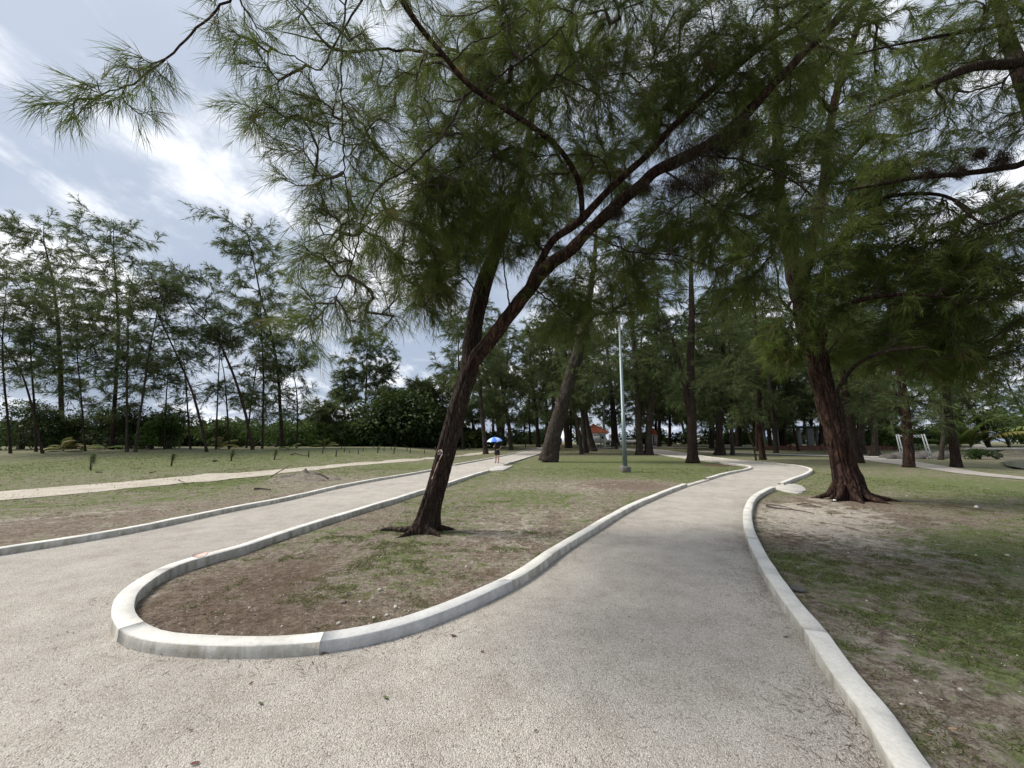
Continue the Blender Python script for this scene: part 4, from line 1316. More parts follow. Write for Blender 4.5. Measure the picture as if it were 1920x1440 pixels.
def mid_tree(px, w, height, cr, c0, label, lod, group=None, bark='bark', n_cl=20, n_at=9, top_lean=None, forks=(), flare=.5, name='casuarina_tree', asym=(0, 0), dens=1.0, mat='needle_far', cl_sig=(.60, .42)):
    """px: pixels up the trunk from its foot; w trunk width in photo pixels; height m; crown radius cr m; crown starts at c0 m"""
    base = gp(*px[0])
    Y = base[1]
    base[2] = gz1(base[0], base[1]) - .03
    k = px_m(base)
    r0 = w * k / 2 * .80
    pts = [base] + [pt(u, v, Y) for u, v in px[1:]]
    top = pts[-1]
    d = unit(pts[-1] - pts[-2])
    rest = base[2] + height - top[2]
    if rest > .5:
        lean = np.array(top_lean if top_lean is not None else (d[0] * .5, rng.uniform(-.1, .1), 0))
        m = max(2, int(rest / 3))
        q = top.copy()
        for j in range(m):
            dd = unit(d * (1 - (j + 1) / m) + np.array((lean[0], lean[1], 1.0)) * ((j + 1) / m) + rng.normal(size=3) * .03)
            q = q + dd * rest / m
            pts.append(q.copy()); 
    P = catmull(np.array(pts), max(.12, height / 120))
    s = (P[:, 2] - base[2]) / height
    r = np.maximum(r0 * np.interp(s, [0, .1, .5, .85, 1.05], [1, .92, .68, .28, .06]), .015)
    root = empty(name, base, label, 'tree', group)
    big = w > 14
    V, F = bark_tube(P, r, 28 if big else 12, amp=.22 if big else .10, freq=1.3, flare=flare, flare_h=max(.25, r0 * 1.6), lobes=5, seed=float(base[0]))
    tb = MB().add(local(V, base), F)
    t = Tree()
    t.limb(P, r, .4)
    for fk in forks:                                                    # second stems seen to fork off
        Q2 = catmull(np.array([pt(u, v, Y + dy) for u, v, dy in fk[0]]), .3)
        d2 = unit(Q2[-1] - Q2[-2])
        Q2 = np.vstack([Q2, Q2[-1] + d2 * 2, Q2[-1] + unit(d2 + (0, 0, .4)) * 5])
        Q2 = catmull(Q2[::3] if len(Q2) > 12 else Q2, .3)
        V2, F2 = bark_tube(Q2, taper(Q2, fk[1] * k / 2, .03), 12, amp=.1, seed=3.3)
        tb.add(local(V2, base), F2)
        t.limb(Q2, None, .4)
    # clumps of shoots round the stem
    cl = []
    ax_z = P[:, 2]
    for j in range(n_cl):
        f = rng.uniform() ** .85
        zc = base[2] + c0 + (height - c0) * f
        prof = max(.16, math.sin(math.pi * min(1, .18 + .82 * (1 - f))) ** .7 * (1 - .45 * f))
        jx = int(np.argmin(np.abs(ax_z - zc)))
        a = rng.uniform(0, 2 * math.pi)
        rr = cr * prof * math.sqrt(rng.uniform(.04, 1))
        c = np.array((P[jx, 0] + math.cos(a) * rr + asym[0] * f, P[jx, 1] + math.sin(a) * rr + asym[1] * f, zc))
        m = max(3, int(n_at * rng.uniform(.5, 1.4)))
        sg = cr * .22 * rng.uniform(.7, 1.3)
        out = unit(np.array((math.cos(a), math.sin(a), .5)))
        q = rng.normal(size=(m, 3)) * sg * np.array((1, 1, cl_sig[0])) + rng.normal(size=(m, 1)) * out * sg * cl_sig[1] * 2
        cl.append(c + q)
    A = np.vstack(cl)
    A[:, 2] = np.maximum(A[:, 2], base[2] + c0 * .75)
    A = A[A[:, 2] < base[2] + height * 1.0]
    i0 = int(np.searchsorted(np.array(t.pos)[:len(P), 2][:20000], base[2] + c0 * .55)) if False else max(0, int(c0 * .5 / .4))
    i0 = min(i0, max(0, len(t.pos) - 12))
    t.grow(A, lod['step'], up_pen=1.2, min_from=i0, lift=.3)
    k0 = len(tb.V)
    t.branch_mesh(tb, lod['rmin'], lod['rk'], 4, 0, r0 * .45)
    tb.V[k0:] = [local(v, base) for v in tb.V[k0:]]
    (cV, cF, cT), (tV, tF) = t.foliage(lod['pc'] * dens, lod['tl'], lod['nn'], lod['nl'], lod['nw'], 1, lod['tw'], droop=.18, spread=.7, twig_droop=.22, up=.12)
    tb.add(local(tV, base), tF)
    tb.build('trunk', M[bark], root)
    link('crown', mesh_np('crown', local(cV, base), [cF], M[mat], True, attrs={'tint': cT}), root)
    return root


def lod(Y, q=1.0):
    """needle sizes for a tree Y metres off"""
    f = Y / 30.0
    return dict(step=.35 * max(.8, f), rmin=.010 * f + .004, rk=.012, pc=8, tl=.70 * f ** .3, nn=int(16 * q), nl=.46 * f ** .4, nw=.036 * f ** .8, tw=.012 * f)


def copy_tree(root, loc, rz, s, label=None, group=None, sz=None):
    r = root.copy(); col.objects.link(r)
    r.location = loc; r.rotation_euler = (0, 0, rz); r.scale = (s, s, sz or s)
    if label: r['label'] = label
    if group: r['group'] = group
    for ch in root.children:
        c = ch.copy(); col.objects.link(c); c.parent = r
    return r


MID = [
    # px up the trunk, width, height, crown radius, crown start, label, options
    ([(1028, 866), (1040, 810), (1055, 755), (1070, 705), (1085, 655), (1098, 590)], 38, 20, 3.6, 5.5, 'stout gnarled casuarina leaning right beside the left path, grey fissured trunk thickest in mid lawn', dict(bark='bark_grey', flare=.35, n_cl=26)),
    ([(911, 851), (905, 790), (902, 760), (900, 722), (896, 680)], 11, 21, 3.0, 7, 'slim straight casuarina right behind the walker with the umbrella', dict(bark='bark_grey')),
    ([(945, 835.5), (938, 790), (930, 760), (920, 730), (905, 690)], 11, 22, 3.0, 8, 'dark casuarina leaning left with swollen foot on the left verge past the walker', dict()),
    ([(1010, 838), (1007, 800), (1005, 770), (1000, 735), (997, 700)], 10, 22, 3.2, 8, 'dark forked casuarina at the far end of the left path', dict(forks=[([(1006, 775, 0), (1015, 745, 0), (1022, 715, .5), (1035, 660, 1)], 7)])),
    ([(1066, 840), (1062, 800), (1060, 770), (1060, 720)], 15, 21, 3.2, 7, 'casuarina half hidden behind the stout gnarled trunk', dict()),
    ([(1091, 852), (1085, 810), (1077, 770), (1070, 725)], 9, 20, 2.6, 8, 'thin casuarina leaning left, first of the close trio by the red-roofed shelter', dict(bark='bark_grey')),
    ([(1099, 849), (1095, 805), (1092, 765), (1091, 715)], 12, 22, 2.8, 7, 'upright middle casuarina of the close trio by the red-roofed shelter', dict(bark='bark_grey')),
    ([(1112, 846), (1104, 810), (1098, 780), (1094, 740)], 14, 21, 3.0, 7, 'casuarina with wide root flare nearest the red-roofed shelter', dict(bark='bark_grey', flare=1.0)),
    ([(1200, 853), (1197, 800), (1195, 740), (1190, 670), (1185, 600), (1181, 540)], 16, 24, 3.2, 9, 'tall mast-straight casuarina just right of the near grey lamp pole', dict(bark='bark_grey', flare=.6)),
    ([(1300, 868), (1298, 820), (1297, 772), (1296, 720), (1295, 660), (1297, 590)], 22, 21, 3.8, 6, 'dark two-stemmed casuarina standing inside the bend of the S-curved path', dict(forks=[([(1298, 790, 0), (1287, 745, 0), (1278, 700, .2), (1262, 640, .5), (1238, 580, .8)], 13)], flare=.7, n_cl=26)),
    ([(1349, 853), (1349, 805), (1350, 770), (1352, 730)], 15, 21, 3.4, 6, 'casuarina with broad flared foot between the S-curve and the pale side path', dict(flare=1.2)),
    ([(1374, 853), (1372, 815), (1370, 780), (1368, 740)], 9, 19, 2.6, 6, 'slender grey casuarina beside the broad flared one behind the S-curve', dict(bark='bark_grey')),
    ([(1431, 862), (1426, 820), (1425, 790), (1424, 750)], 13, 20, 3.2, 5, 'reddish-brown casuarina in front of the low brick wall', dict(bark='bark_red')),
    ([(1421, 846), (1419, 815), (1419, 785)], 8, 20, 2.8, 6, 'dark reddish casuarina right behind the one before the brick wall', dict(bark='bark_red')),
    ([(1418, 863), (1413, 840), (1402, 810), (1395, 790)], 4, 9, 1.8, 4, 'spindly young casuarina leaning left beside the brick wall tree', dict(bark='bark_grey', n_cl=10)),
    ([(1497, 846), (1490, 812), (1486, 790), (1482, 760)], 6, 17, 2.8, 5, 'thin casuarina leaning left before the grey pavilion pillars', dict()),
    ([(1612, 868), (1600, 815), (1589, 760), (1580, 700)], 18, 20, 3.6, 6, 'dark casuarina close behind the thick old trunk on the right', dict()),
    ([(1641, 855), (1640, 815), (1639, 780), (1637, 740)], 13, 18, 3.2, 4.5, 'pale grey casuarina with spreading roots left of the climbing frame', dict(bark='bark_grey', flare=1.1, forks=[([(1640, 810, 0), (1630, 785, 0), (1620, 760, 0)], 6)])),
    ([(1608, 846), (1609, 800), (1610, 760)], 7, 19, 3.0, 5, 'dark casuarina far behind the old trunk, left of the pale rooted one', dict()),
    ([(1704, 876), (1703, 840), (1700, 800), (1697, 765)], 20, 15, 3.8, 3.6, 'short thick casuarina in front of the white climbing frame', dict(bark='bark_red', flare=.4, n_cl=28)),
    ([(1793, 876), (1790, 845), (1785, 815), (1780, 785), (1776, 750)], 17, 15, 3.6, 4.2, 'dark casuarina leaning left between the climbing frame and the pond', dict(flare=.6, n_cl=26)),
    ([(1764, 862), (1767, 835), (1769, 810), (1770, 780)], 9, 14, 2.8, 4.5, 'pale slanting casuarina between the climbing frame and the dark leaning one', dict(bark='bark_grey')),
    ([(868, 842), (866, 800), (864, 760)], 8, 20, 2.8, 6, 'casuarina peeping out right of the island tree trunk', dict(bark='bark_grey')),
    ([(1236, 838), (1236, 790), (1235, 740)], 9, 22, 3.4, 6, 'casuarina in the wood behind the small far hut', dict()),
    ([(1470, 842), (1470, 800), (1471, 750)], 8, 21, 3.6, 6, 'casuarina behind the middle of the brick wall', dict()),
    ([(1538, 842), (1540, 790), (1541, 740)], 9, 21, 3.6, 5, 'casuarina behind the right end of the brick wall', dict()),
]
for (px, w, h, cr, c0, lab, op) in MID:
    Y = gp(*px[0])[1]
    mid_tree(px, w, h, cr * 1.22, c0 * .78, lab, lod(Y, .9), **op)

LEFT = [
    ([(80, 850), (62, 770), (40, 700), (5, 640)], 5, 560, 55, 690, 'thin casuarina leaning left at the far left of the row', dict(n_cl=8)),
    ([(68, 847), (64, 760), (60, 700), (57, 640)], 5, 545, 50, 720, 'thin upright casuarina left of the thick-stemmed one in the left row', dict(n_cl=10)),
    ([(117, 838), (115, 760), (113, 680), (108, 600), (98, 520), (84, 460)], 11, 418, 92, 720, 'tall casuarina with the thickest stem at the left end of the row', dict(dens=1.15, n_cl=40, n_at=8, asym=(-.6, 0))),
    ([(209, 842), (214, 770), (219, 690), (222, 620), (218, 540)], 9, 418, 92, 765, 'tall broad-crowned casuarina in the middle of the left row', dict(dens=1.15, n_cl=46, n_at=9, asym=(-.2, 0))),
    ([(238, 847), (238, 770), (238, 700), (240, 640)], 6, 500, 60, 740, 'straight pale-footed casuarina right of the broad-crowned one', dict(n_cl=15, bark='bark_grey')),
    ([(254, 847), (262, 780), (268, 742), (280, 660), (292, 600)], 6, 510, 44, 690, 'casuarina bending right above its pale foot in the left row', dict(n_cl=15, bark='bark_grey', top_lean=(.15, 0))),
    ([(388, 847), (377, 795), (362, 740), (340, 685), (315, 630), (297, 590)], 6, 500, 46, 680, 'bare-stemmed casuarina leaning strongly left by the yellowing palm seedling', dict(n_cl=15, top_lean=(-.4, 0))),
    ([(474, 843), (460, 775), (442, 715), (424, 670), (405, 630), (385, 600), (362, 580)], 7, 500, 52, 650, 'casuarina bent over to the left with a bare curved stem', dict(n_cl=17, top_lean=(-.3, 0))),
    ([(530, 840), (525, 760), (520, 690), (507, 620), (490, 560)], 8, 426, 88, 770, 'tall dense casuarina at the right end of the left row', dict(dens=1.15, n_cl=48, n_at=9, top_lean=(-.22, 0), asym=(-.7, 0))),
    ([(405, 842), (407, 770), (410, 700), (412, 660)], 4, 600, 36, 760, 'thin straight casuarina between the two leaning bare stems', dict(n_cl=9)),
    ([(357, 842), (352, 770), (348, 710), (345, 680)], 4, 610, 40, 780, 'thin casuarina left of the leaning bare stem', dict(n_cl=9)),
    ([(430, 842), (426, 770), (420, 700), (416, 680)], 4, 620, 36, 760, 'thin casuarina close left of the bent-over one', dict(n_cl=8)),
    ([(462, 840), (468, 780), (476, 720), (482, 680)], 4, 590, 40, 770, 'thin casuarina leaning right behind the bent-over one', dict(n_cl=10)),
    ([(492, 841), (493, 770), (494, 700)], 5, 560, 48, 770, 'straight casuarina left of the tall dense one at the row end', dict(n_cl=12)),
    ([(556, 840), (558, 780), (556, 735), (551, 700)], 4, 650, 40, 790, 'short casuarina with drooping tip right of the tall dense one', dict(n_cl=10, top_lean=(.3, 0))),
    ([(160, 846), (155, 780), (150, 720)], 4, 570, 52, 770, 'thin casuarina between the two tallest of the left row', dict(n_cl=11)),
    ([(20, 850), (14, 780), (8, 720)], 5, 500, 62, 760, 'casuarina cut by the left edge of the row', dict(n_cl=17)),
    ([(308, 842), (310, 790), (312, 740)], 4, 650, 40, 790, 'small casuarina above the rounded bushes in the left row gap', dict(n_cl=7)),
]
for (px, w, vt, crp, c0v, lab, op) in LEFT:
    b_ = gp(*px[0]); Y = b_[1]
    mid_tree(px, w, top_h(px, vt), crp * px_m(b_), pt(px[0][0], c0v, Y)[2] - b_[2], lab, lod(Y, .8), cl_sig=(.45, .7), **op)
BACK = [
    ([(684, 836), (684, 790), (686, 740), (688, 680)], 6, 610, 44, 790, 'tall feathery casuarina rising alone above the broad dark bush', dict(n_cl=24)),
    ([(648, 836), (647, 790), (646, 750)], 5, 690, 30, 800, 'casuarina left of the tall feathery one over the bush', dict(n_cl=20)),
    ([(715, 836), (716, 790), (716, 750)], 5, 670, 34, 800, 'casuarina just right of the tall feathery one over the bush', dict(n_cl=20)),
    ([(600, 837), (602, 800), (603, 770)], 5, 752, 32, 825, 'low pale-green casuarina left of the broad bush', dict(n_cl=20)),
    ([(632, 837), (631, 800), (630, 770)], 5, 758, 32, 825, 'second low pale-green casuarina, nearer the broad bush', dict(n_cl=20)),
    ([(785, 836), (786, 790), (788, 745)], 7, 712, 46, 815, 'bushy casuarina left of the island tree trunk, behind the broad bush', dict(n_cl=30)),
    ([(826, 837), (828, 790), (830, 745)], 7, 700, 44, 815, 'casuarina directly behind the island tree trunk', dict(n_cl=28)),
]
for (px, w, vt, crp, c0v, lab, op) in BACK:
    b_ = gp(*px[0]); Y = b_[1]
    mid_tree(px, w, top_h(px, vt), crp * px_m(b_), max(.6, pt(px[0][0], c0v, Y)[2] - b_[2]), lab, lod(Y, 1.0), **op)

# ---- the wood further back: a few trees grown, then copied one by one
WOOD = 'casuarinas of the far wood'
WOOD_L = 'one of the many slender casuarinas of the dim wood at the back of the park'
protos = []
for k, (h, cr, c0, w, dens) in enumerate([(22, 3.8, 4.5, 10, 1.0), (20, 3.4, 3.5, 8, 1.0), (24, 4.2, 6, 12, 1.0), (17, 3.6, 3, 8, 1.1), (21, 4.4, 4, 9, 1.0)]):
    u = [1150, 1255, 1385, 1520, 1585][k]
    v = 836.5
    o = mid_tree([(u, v), (u - 1 + k % 2 * 2, 800), (u - 3 + k * 2, 760)], w, h, cr, c0, WOOD_L, lod(60, 1.0), WOOD, n_cl=26, n_at=8, dens=dens, bark='bark' if k % 2 else 'bark_grey')
    protos.append(o)
spots = []
r2 = np.random.default_rng(77)
for row, (Yr, u0, u1, st) in enumerate([(50, 1030, 1640, 84), (62, 900, 2000, 74), (71, 860, 2050, 70), (82, 800, 2150, 64), (95, 560, 2300, 60)]):
    u = u0
    while u < u1:
        spots.append(((u - 960 + r2.uniform(-16, 16)) / F_PX * Yr, Yr + r2.uniform(-4, 4)))
        u += st * r2.uniform(.8, 1.2)
row_hits_path = lambda x, y: bool(near_path(np.array([[x, y]]), 1.0)[0]) or (abs(x - 11.5) < 4 and abs(y - 56) < 9)
ZONES = [(1, 'slender casuarina of the far wood behind the broad dark bush and the island tree trunk', 'far wood behind the broad bush'),
         (1060, 'slender casuarina of the far wood beyond the end of the left path', 'far wood at the end of the left path'),
         (1290, 'slender casuarina of the far wood behind the red-roofed shelter and the parked white vans', 'far wood behind the shelter'),
         (1480, 'slender casuarina of the dim far wood between the S-curved path and the brick wall', 'far wood behind the S-curve'),
         (1640, 'slender casuarina of the dim far wood behind the pavilion and the thick old tree', 'far wood behind the pavilion'),
         (9999, 'slender casuarina of the far wood behind the climbing frame and the pond', 'far wood behind the pond')]
for j, (x, y) in enumerate(spots):
    if row_hits_path(x, y) or 960 + x / y * F_PX < 880:
        continue
    if x > 62 and y < 90:                                  # the open pond side
        continue
    p = protos[j % 5]
    s = r2.uniform(.82, 1.12)
    uu = 960 + x / y * F_PX
    z_ = next(q for q in ZONES if uu < q[0])
    copy_tree(p, (x, y, float(H(x, y)) - .08), r2.uniform(0, 6.28), s, z_[1], z_[2], sz=s * r2.uniform(.9, 1.1))
# trees beyond the pond on the right and out to the side
for j, (x, y, s) in enumerate([(64, 44, .95), (60, 38, .9), (74, 62, 1.0), (82, 74, 1.0), (70, 76, 1.0), (58, 74, .9)]):
    copy_tree(protos[(j + 2) % 5], (x, y, -.05), j * 1.3, s, 'tall casuarina of the group standing behind the palms at the pond', 'casuarinas behind the pond palms')


# ---- broad-leaved bushes
def bush(name, loc, rx, ry, h, n, leaf, label, mat, cat='bush', group=None, stems=4, lumps=14, tint=(0, 1), low=.1, trunk_h=0.0, drape=False):
    loc = np.array(loc, float)
    root = empty(name, loc, label, cat, group)
    mb = MB()
    cs = []
    for k in range(lumps):
        a = rng.uniform(0, 6.28); e = rng.uniform(.0, 1)
        rr = math.sqrt(rng.uniform(0, 1))
        zz = low * h + (h * (1 - low)) * (e ** .8) * .86
        k2 = math.sqrt(max(.08, 1 - (zz / h) ** 2))
        cs.append((math.cos(a) * rr * rx * k2, math.sin(a) * rr * ry * k2, zz))
    cs = np.array(cs)
    for k in range(stems):
        c = cs[rng.integers(len(cs))] * np.array((.7, .7, .75))
        P = catmull(np.array([(rng.uniform(-.2, .2) * rx * .4, rng.uniform(-.2, .2) * ry * .4, -.05), c * .45 + rng.normal(size=3) * .1, c]), .3)
        mb.tube(P, taper(P, .045 + .02 * h, .015), 6, 0)
    mb.build('stem', M['twig'], root)
    per = n // lumps
    sg = .30 * min(rx, h)
    S = np.vstack([c + unit(rng.normal(size=(per, 3))) * (rng.uniform(.35, 1, per) ** .5)[:, None] * sg * np.array((1.25, 1.25, .85)) for c in cs])
    S[:, 2] = np.maximum(S[:, 2], .04)
    out = unit(S - np.repeat(cs, per, 0))
    D = unit(out + rng.normal(size=S.shape) * .5 + np.array((0, 0, -.15)))
    L = leaf * rng.uniform(.6, 1.2, len(S))[:, None]
    side = unit(np.cross(D, unit(rng.normal(size=S.shape) * .5 + np.array((0, 0, 1.0))))) * L * .30
    mid = S + D * L * .5 + np.array((0, 0, .04)) * L
    tipp = S + D * L - np.array((0, 0, .15)) * L
    Vv = np.stack([S, mid - side, tipp, mid + side], 1).reshape(-1, 3)
    Fv = np.arange(len(S) * 4).reshape(-1, 4)
    tn = np.repeat(np.repeat(rng.uniform(tint[0], tint[1], len(cs)), per) * .6 + rng.uniform(0, .4, len(S)), 4)
    link('foliage', mesh_np('foliage', Vv, [Fv], mat, True, attrs={'tint': tn}), root)
    return root


def on(u, v):
    p = gp(u, v); p[2] = gz1(p[0], p[1]); return p


bush('broadleaf_tree', on(742, 837), 84 * px_m(on(742, 837)), 60 * px_m(on(742, 837)), 98 * px_m(on(742, 837)), 9000, 8 * px_m(on(742, 837)), 'wide dark round-headed broadleaf tree at the lawn edge left of the island tree', M['leaf_dark'], 'tree', stems=7, lumps=40, tint=(.1, 1))
bush('broadleaf_bush', on(812, 837), 50 * px_m(on(812, 837)), 2.2, 56 * px_m(on(812, 837)), 3600, 7 * px_m(on(812, 837)), 'dark bush hugging the right side of the round-headed broadleaf tree', M['leaf_dark'], stems=4, lumps=18, tint=(0, .7))
bush('broadleaf_bush', on(592, 838), .6, .6, .95, 900, .14, 'small bright green bush beside the upright palm seedling', M['leaf'], stems=3, lumps=9, tint=(.4, 1))
bush('broadleaf_bush', on(318, 841), 2.0, 1.7, 3.9, 4200, .25, 'tall rounded mid-green bush in the gap of the left row', M['leaf'], stems=5, lumps=24, tint=(.0, .7))
bush('broadleaf_bush', on(282, 842), 1.1, 1.0, 2.9, 1800, .22, 'yellowish green bush left of the tall rounded one in the left row', M['leaf'], stems=3, lumps=12, tint=(.5, 1))
und_l = [(15, 845, 3.0, 6.2), (60, 843, 2.4, 5.0), (100, 843, 3.0, 6.6), (150, 843, 3.0, 7.0), (190, 843, 2.6, 6.2), (232, 842, 2.4, 5.2), (-40, 846, 3.5, 7)]
for u, v, rx, h in und_l:
    p = on(u, v); p[1] += 3
    bush('broadleaf_bush', p, rx * .85, 2.0, h * .74, 2600, .27, 'dark bush of the thicket under the left row of tall casuarinas', M['leaf_dark'], 'bush', 'bushes under the left row', 4, 18, (0, .8))
for u, v, rx, h in [(370, 840, 2.4, 4.2), (420, 840, 2.6, 4.0), (470, 839, 2.4, 4.4), (515, 839, 2.6, 3.8), (560, 838.5, 2.4, 4.0), (612, 838, 2.8, 4.2), (660, 837.5, 2.6, 4.0), (345, 840, 2, 3.6)]:
    p = on(u, v); p[1] += 5
    bush('broadleaf_bush', p, rx * .9, 2.0, h * .86, 2000, .26, 'soft mid-green bush of the growth behind the thin left stems', M['leaf'], 'bush', 'bushes behind the thin stems', 3, 16, (.1, .8))
# distant scrub reads as one mass
mbs = MB(); tn = []
for k in range(150):
    u = r2.uniform(-500, 2600) if k < 90 else r2.uniform(-250, 900); Yb = r2.uniform(92, 118) if k < 90 else r2.uniform(56, 75)
    x = (u - 960) / F_PX * Yb
    if u > 1150 or k >= 90 or r2.uniform() < .75:
        hh = r2.uniform(1.6, 3.6) if 850 < u < 1650 else r2.uniform(2.4, 4.6)
        m_ = 340
        S = np.array((x, Yb, .85 + hh * .45)) + unit(rng.normal(size=(m_, 3))) * (rng.uniform(.2, 1, m_) ** .4)[:, None] * np.array((4.5, 2.5, hh * .55))
        D = unit(rng.normal(size=(m_, 3)))
        V_, F_, T_ = needles(S, D, 1.3, .55, .2, 1, rng.uniform(0, .7, m_) * .7 + r2.uniform(0, .3))
        mbs.add(V_, F_); tn.append(T_)
me = mbs.mesh('distant_scrub', M['leaf_dark'], True, {'tint': np.concatenate(tn)})
o = link('distant_scrub', me); o['kind'] = 'stuff'
for u, Yb, hh in [(1280, 84, 4), (1340, 84, 5), (1405, 82, 5), (1460, 80, 5), (1530, 80, 6), (1590, 76, 6), (1640, 70, 6), (1665, 60, 5), (1720, 74, 5), (1775, 76, 5), (1180, 90, 4), (1100, 90, 5), (1020, 90, 5), (960, 86, 5), (1230, 90, 5)]:
    x = (u - 960) / F_PX * Yb
    bush('broadleaf_bush', (x, Yb, float(H(x, Yb)) - .02), 3.4, 2.5, hh * .72, 1500, .5, 'dim green bush among the far trunks of the wood', M['leaf'] if u % 20 else M['leaf_dark'], 'bush', 'bushes in the far wood', 3, 14, (0, .7))


# ---- palms
def palm(name, loc, n, L, label, mat, cat='palm', group=None, lo=20, hi=75, seed=0, lw=.032, rz=0, dirs=None, bnd=1.0):
    q = np.random.default_rng(seed)
    root = empty(name, loc, label, cat, group)
    mb = MB()
    mb.tube([(0, 0, -.05), (0, 0, .06 * L), (.01, 0, .12 * L)], [.05 * L ** .5, .06 * L ** .5, .03 * L ** .5], 8)
    mb.build('stem', M['dry_wood'], root)
    for k in range(n):
        a = (dirs[k][0] if dirs else rz + 2 * math.pi * (k + q.uniform(-.3, .3)) / n)
        el = R(dirs[k][1] if dirs else q.uniform(lo, hi))
        l = L * q.uniform(.8, 1.1)
        t = np.linspace(0, 1, 12)
        bend = q.uniform(.5, 1.0) * bnd
        ang = el - bend * t ** 1.5 * 1.5
        dx = np.cumsum(np.cos(ang)) * l / 12; dz = np.cumsum(np.sin(ang)) * l / 12
        P = np.c_[math.cos(a) * dx, math.sin(a) * dx, dz + .08 * L]
        P = np.vstack([[0, 0, .06 * L], P])
        mb = MB().tube(P, taper(P, .016 * L ** .5, .004), 5, 0)
        T, _, _ = frames(P)
        up = np.array((0, 0, 1.0))
        ns = 26
        ts = np.linspace(.16, .99, ns) * (len(P) - 1)
        i0 = np.minimum(ts.astype(int), len(P) - 2); f = (ts - i0)[:, None]
        B = P[i0] * (1 - f) + P[i0 + 1] * f
        Tb = T[i0]
        sd = unit(np.cross(Tb, up))
        ll = l * .26 * np.sin(np.pi * np.clip(np.linspace(.12, .97, ns), 0, 1)) ** .6
        for sgn in (-1, 1):
            D = unit(sd * sgn * .85 + Tb * .6 + np.array((0, 0, -.25)) + q.normal(size=(ns, 3)) * .06)
            wv = unit(np.cross(D, unit(sd * sgn * .2 + up))) * (lw * L ** .5)
            mid = B + D * ll[:, None] * .5
            tip = B + D * ll[:, None] + np.array((0, 0, -.22)) * ll[:, None]
            V = np.stack([B - wv * .3, B + wv * .3, mid + wv, tip, mid - wv], 1).reshape(-1, 3)
            b = np.arange(ns)[:, None] * 5
            mb.add(V, [np.concatenate([b + (0, 1, 2), b + (0, 2, 4), b + (4, 2, 3)])], 0)
        me = mb.mesh('frond', mat, True, {'tint': q.uniform(.1, .9) + np.zeros(mb.n)})
        link('frond', me, root)
    return root


palm('palm_seedling', on(118, 846), 6, 2.0, 'broad yellow-green palm seedling at the left, in front of the thicket', M['frond_dry'], seed=3, lo=15, hi=45, lw=.10,
     dirs=[(0.1, 40), (2.9, 35), (2.2, 55), (.7, 30), (3.6, 25), (-.4, 48)])
palm('palm_seedling', on(197, 843), 4, 1.7, 'drooping dull palm seedling right of the broad yellow-green one', M['frond'], seed=4, lo=10, hi=35, lw=.07)
palm('palm_seedling', on(410, 842), 5, 1.75, 'bright yellow palm seedling at the foot of the leaning bare stem', M['frond_dry'], seed=5, lw=.085, dirs=[(2.6, 62), (.3, 45), (.5, 58), (.1, 30), (2.2, 70)])
palm('palm_seedling', on(608, 841), 6, 1.4, 'upright palm seedling beside the small bright green bush', M['frond_dry'], seed=6, lw=.06, dirs=[(2.5, 58), (.6, 55), (1.6, 80), (3.0, 38), (.1, 35), (2., 68)])
palm('palm_seedling', on(541, 843), 4, 1.2, 'low palm seedling at the foot of the tall dense casuarina', M['frond'], seed=7, lo=20, hi=50)
palm('palm_seedling', on(775, 838), 5, 1.4, 'low grey-green palm seedling below the round-headed broadleaf tree', M['frond'], seed=8, lo=20, hi=55)
for k, (u, v, L, n, lab) in enumerate([(1852, 840, 5.6, 11, 'largest coconut palm over the culvert, fronds arching wide'), (1822, 841, 4.2, 9, 'smaller coconut palm left of the largest one over the culvert'),
                                       (1893, 841, 5.4, 10, 'coconut palm right of the largest one, behind the dry bank'), (1800, 842, 2.6, 7, 'low palm at the start of the pale bridge deck'), (1935, 838, 5.5, 10, 'coconut palm cut off by the right edge behind the pond')]):
    p = on(u, v)
    palm('coconut_palm', p, n + 7, L * 1.55, lab, M['frond'], seed=20 + k, lo=24, hi=88, lw=.040, bnd=.62)
palm('coconut_palm', on(1610, 836), 8, 4.4, 'palm half hidden behind the thick old trunk, left of the pale rooted tree', M['frond'], seed=31)
palm('coconut_palm', on(1560, 837), 7, 3.6, 'low palm behind the right end of the brick wall', M['frond'], seed=33)
palm('coconut_palm', on(1670, 838), 8, 4.2, 'palm in the shade behind the left post of the climbing frame', M['frond'], seed=34)

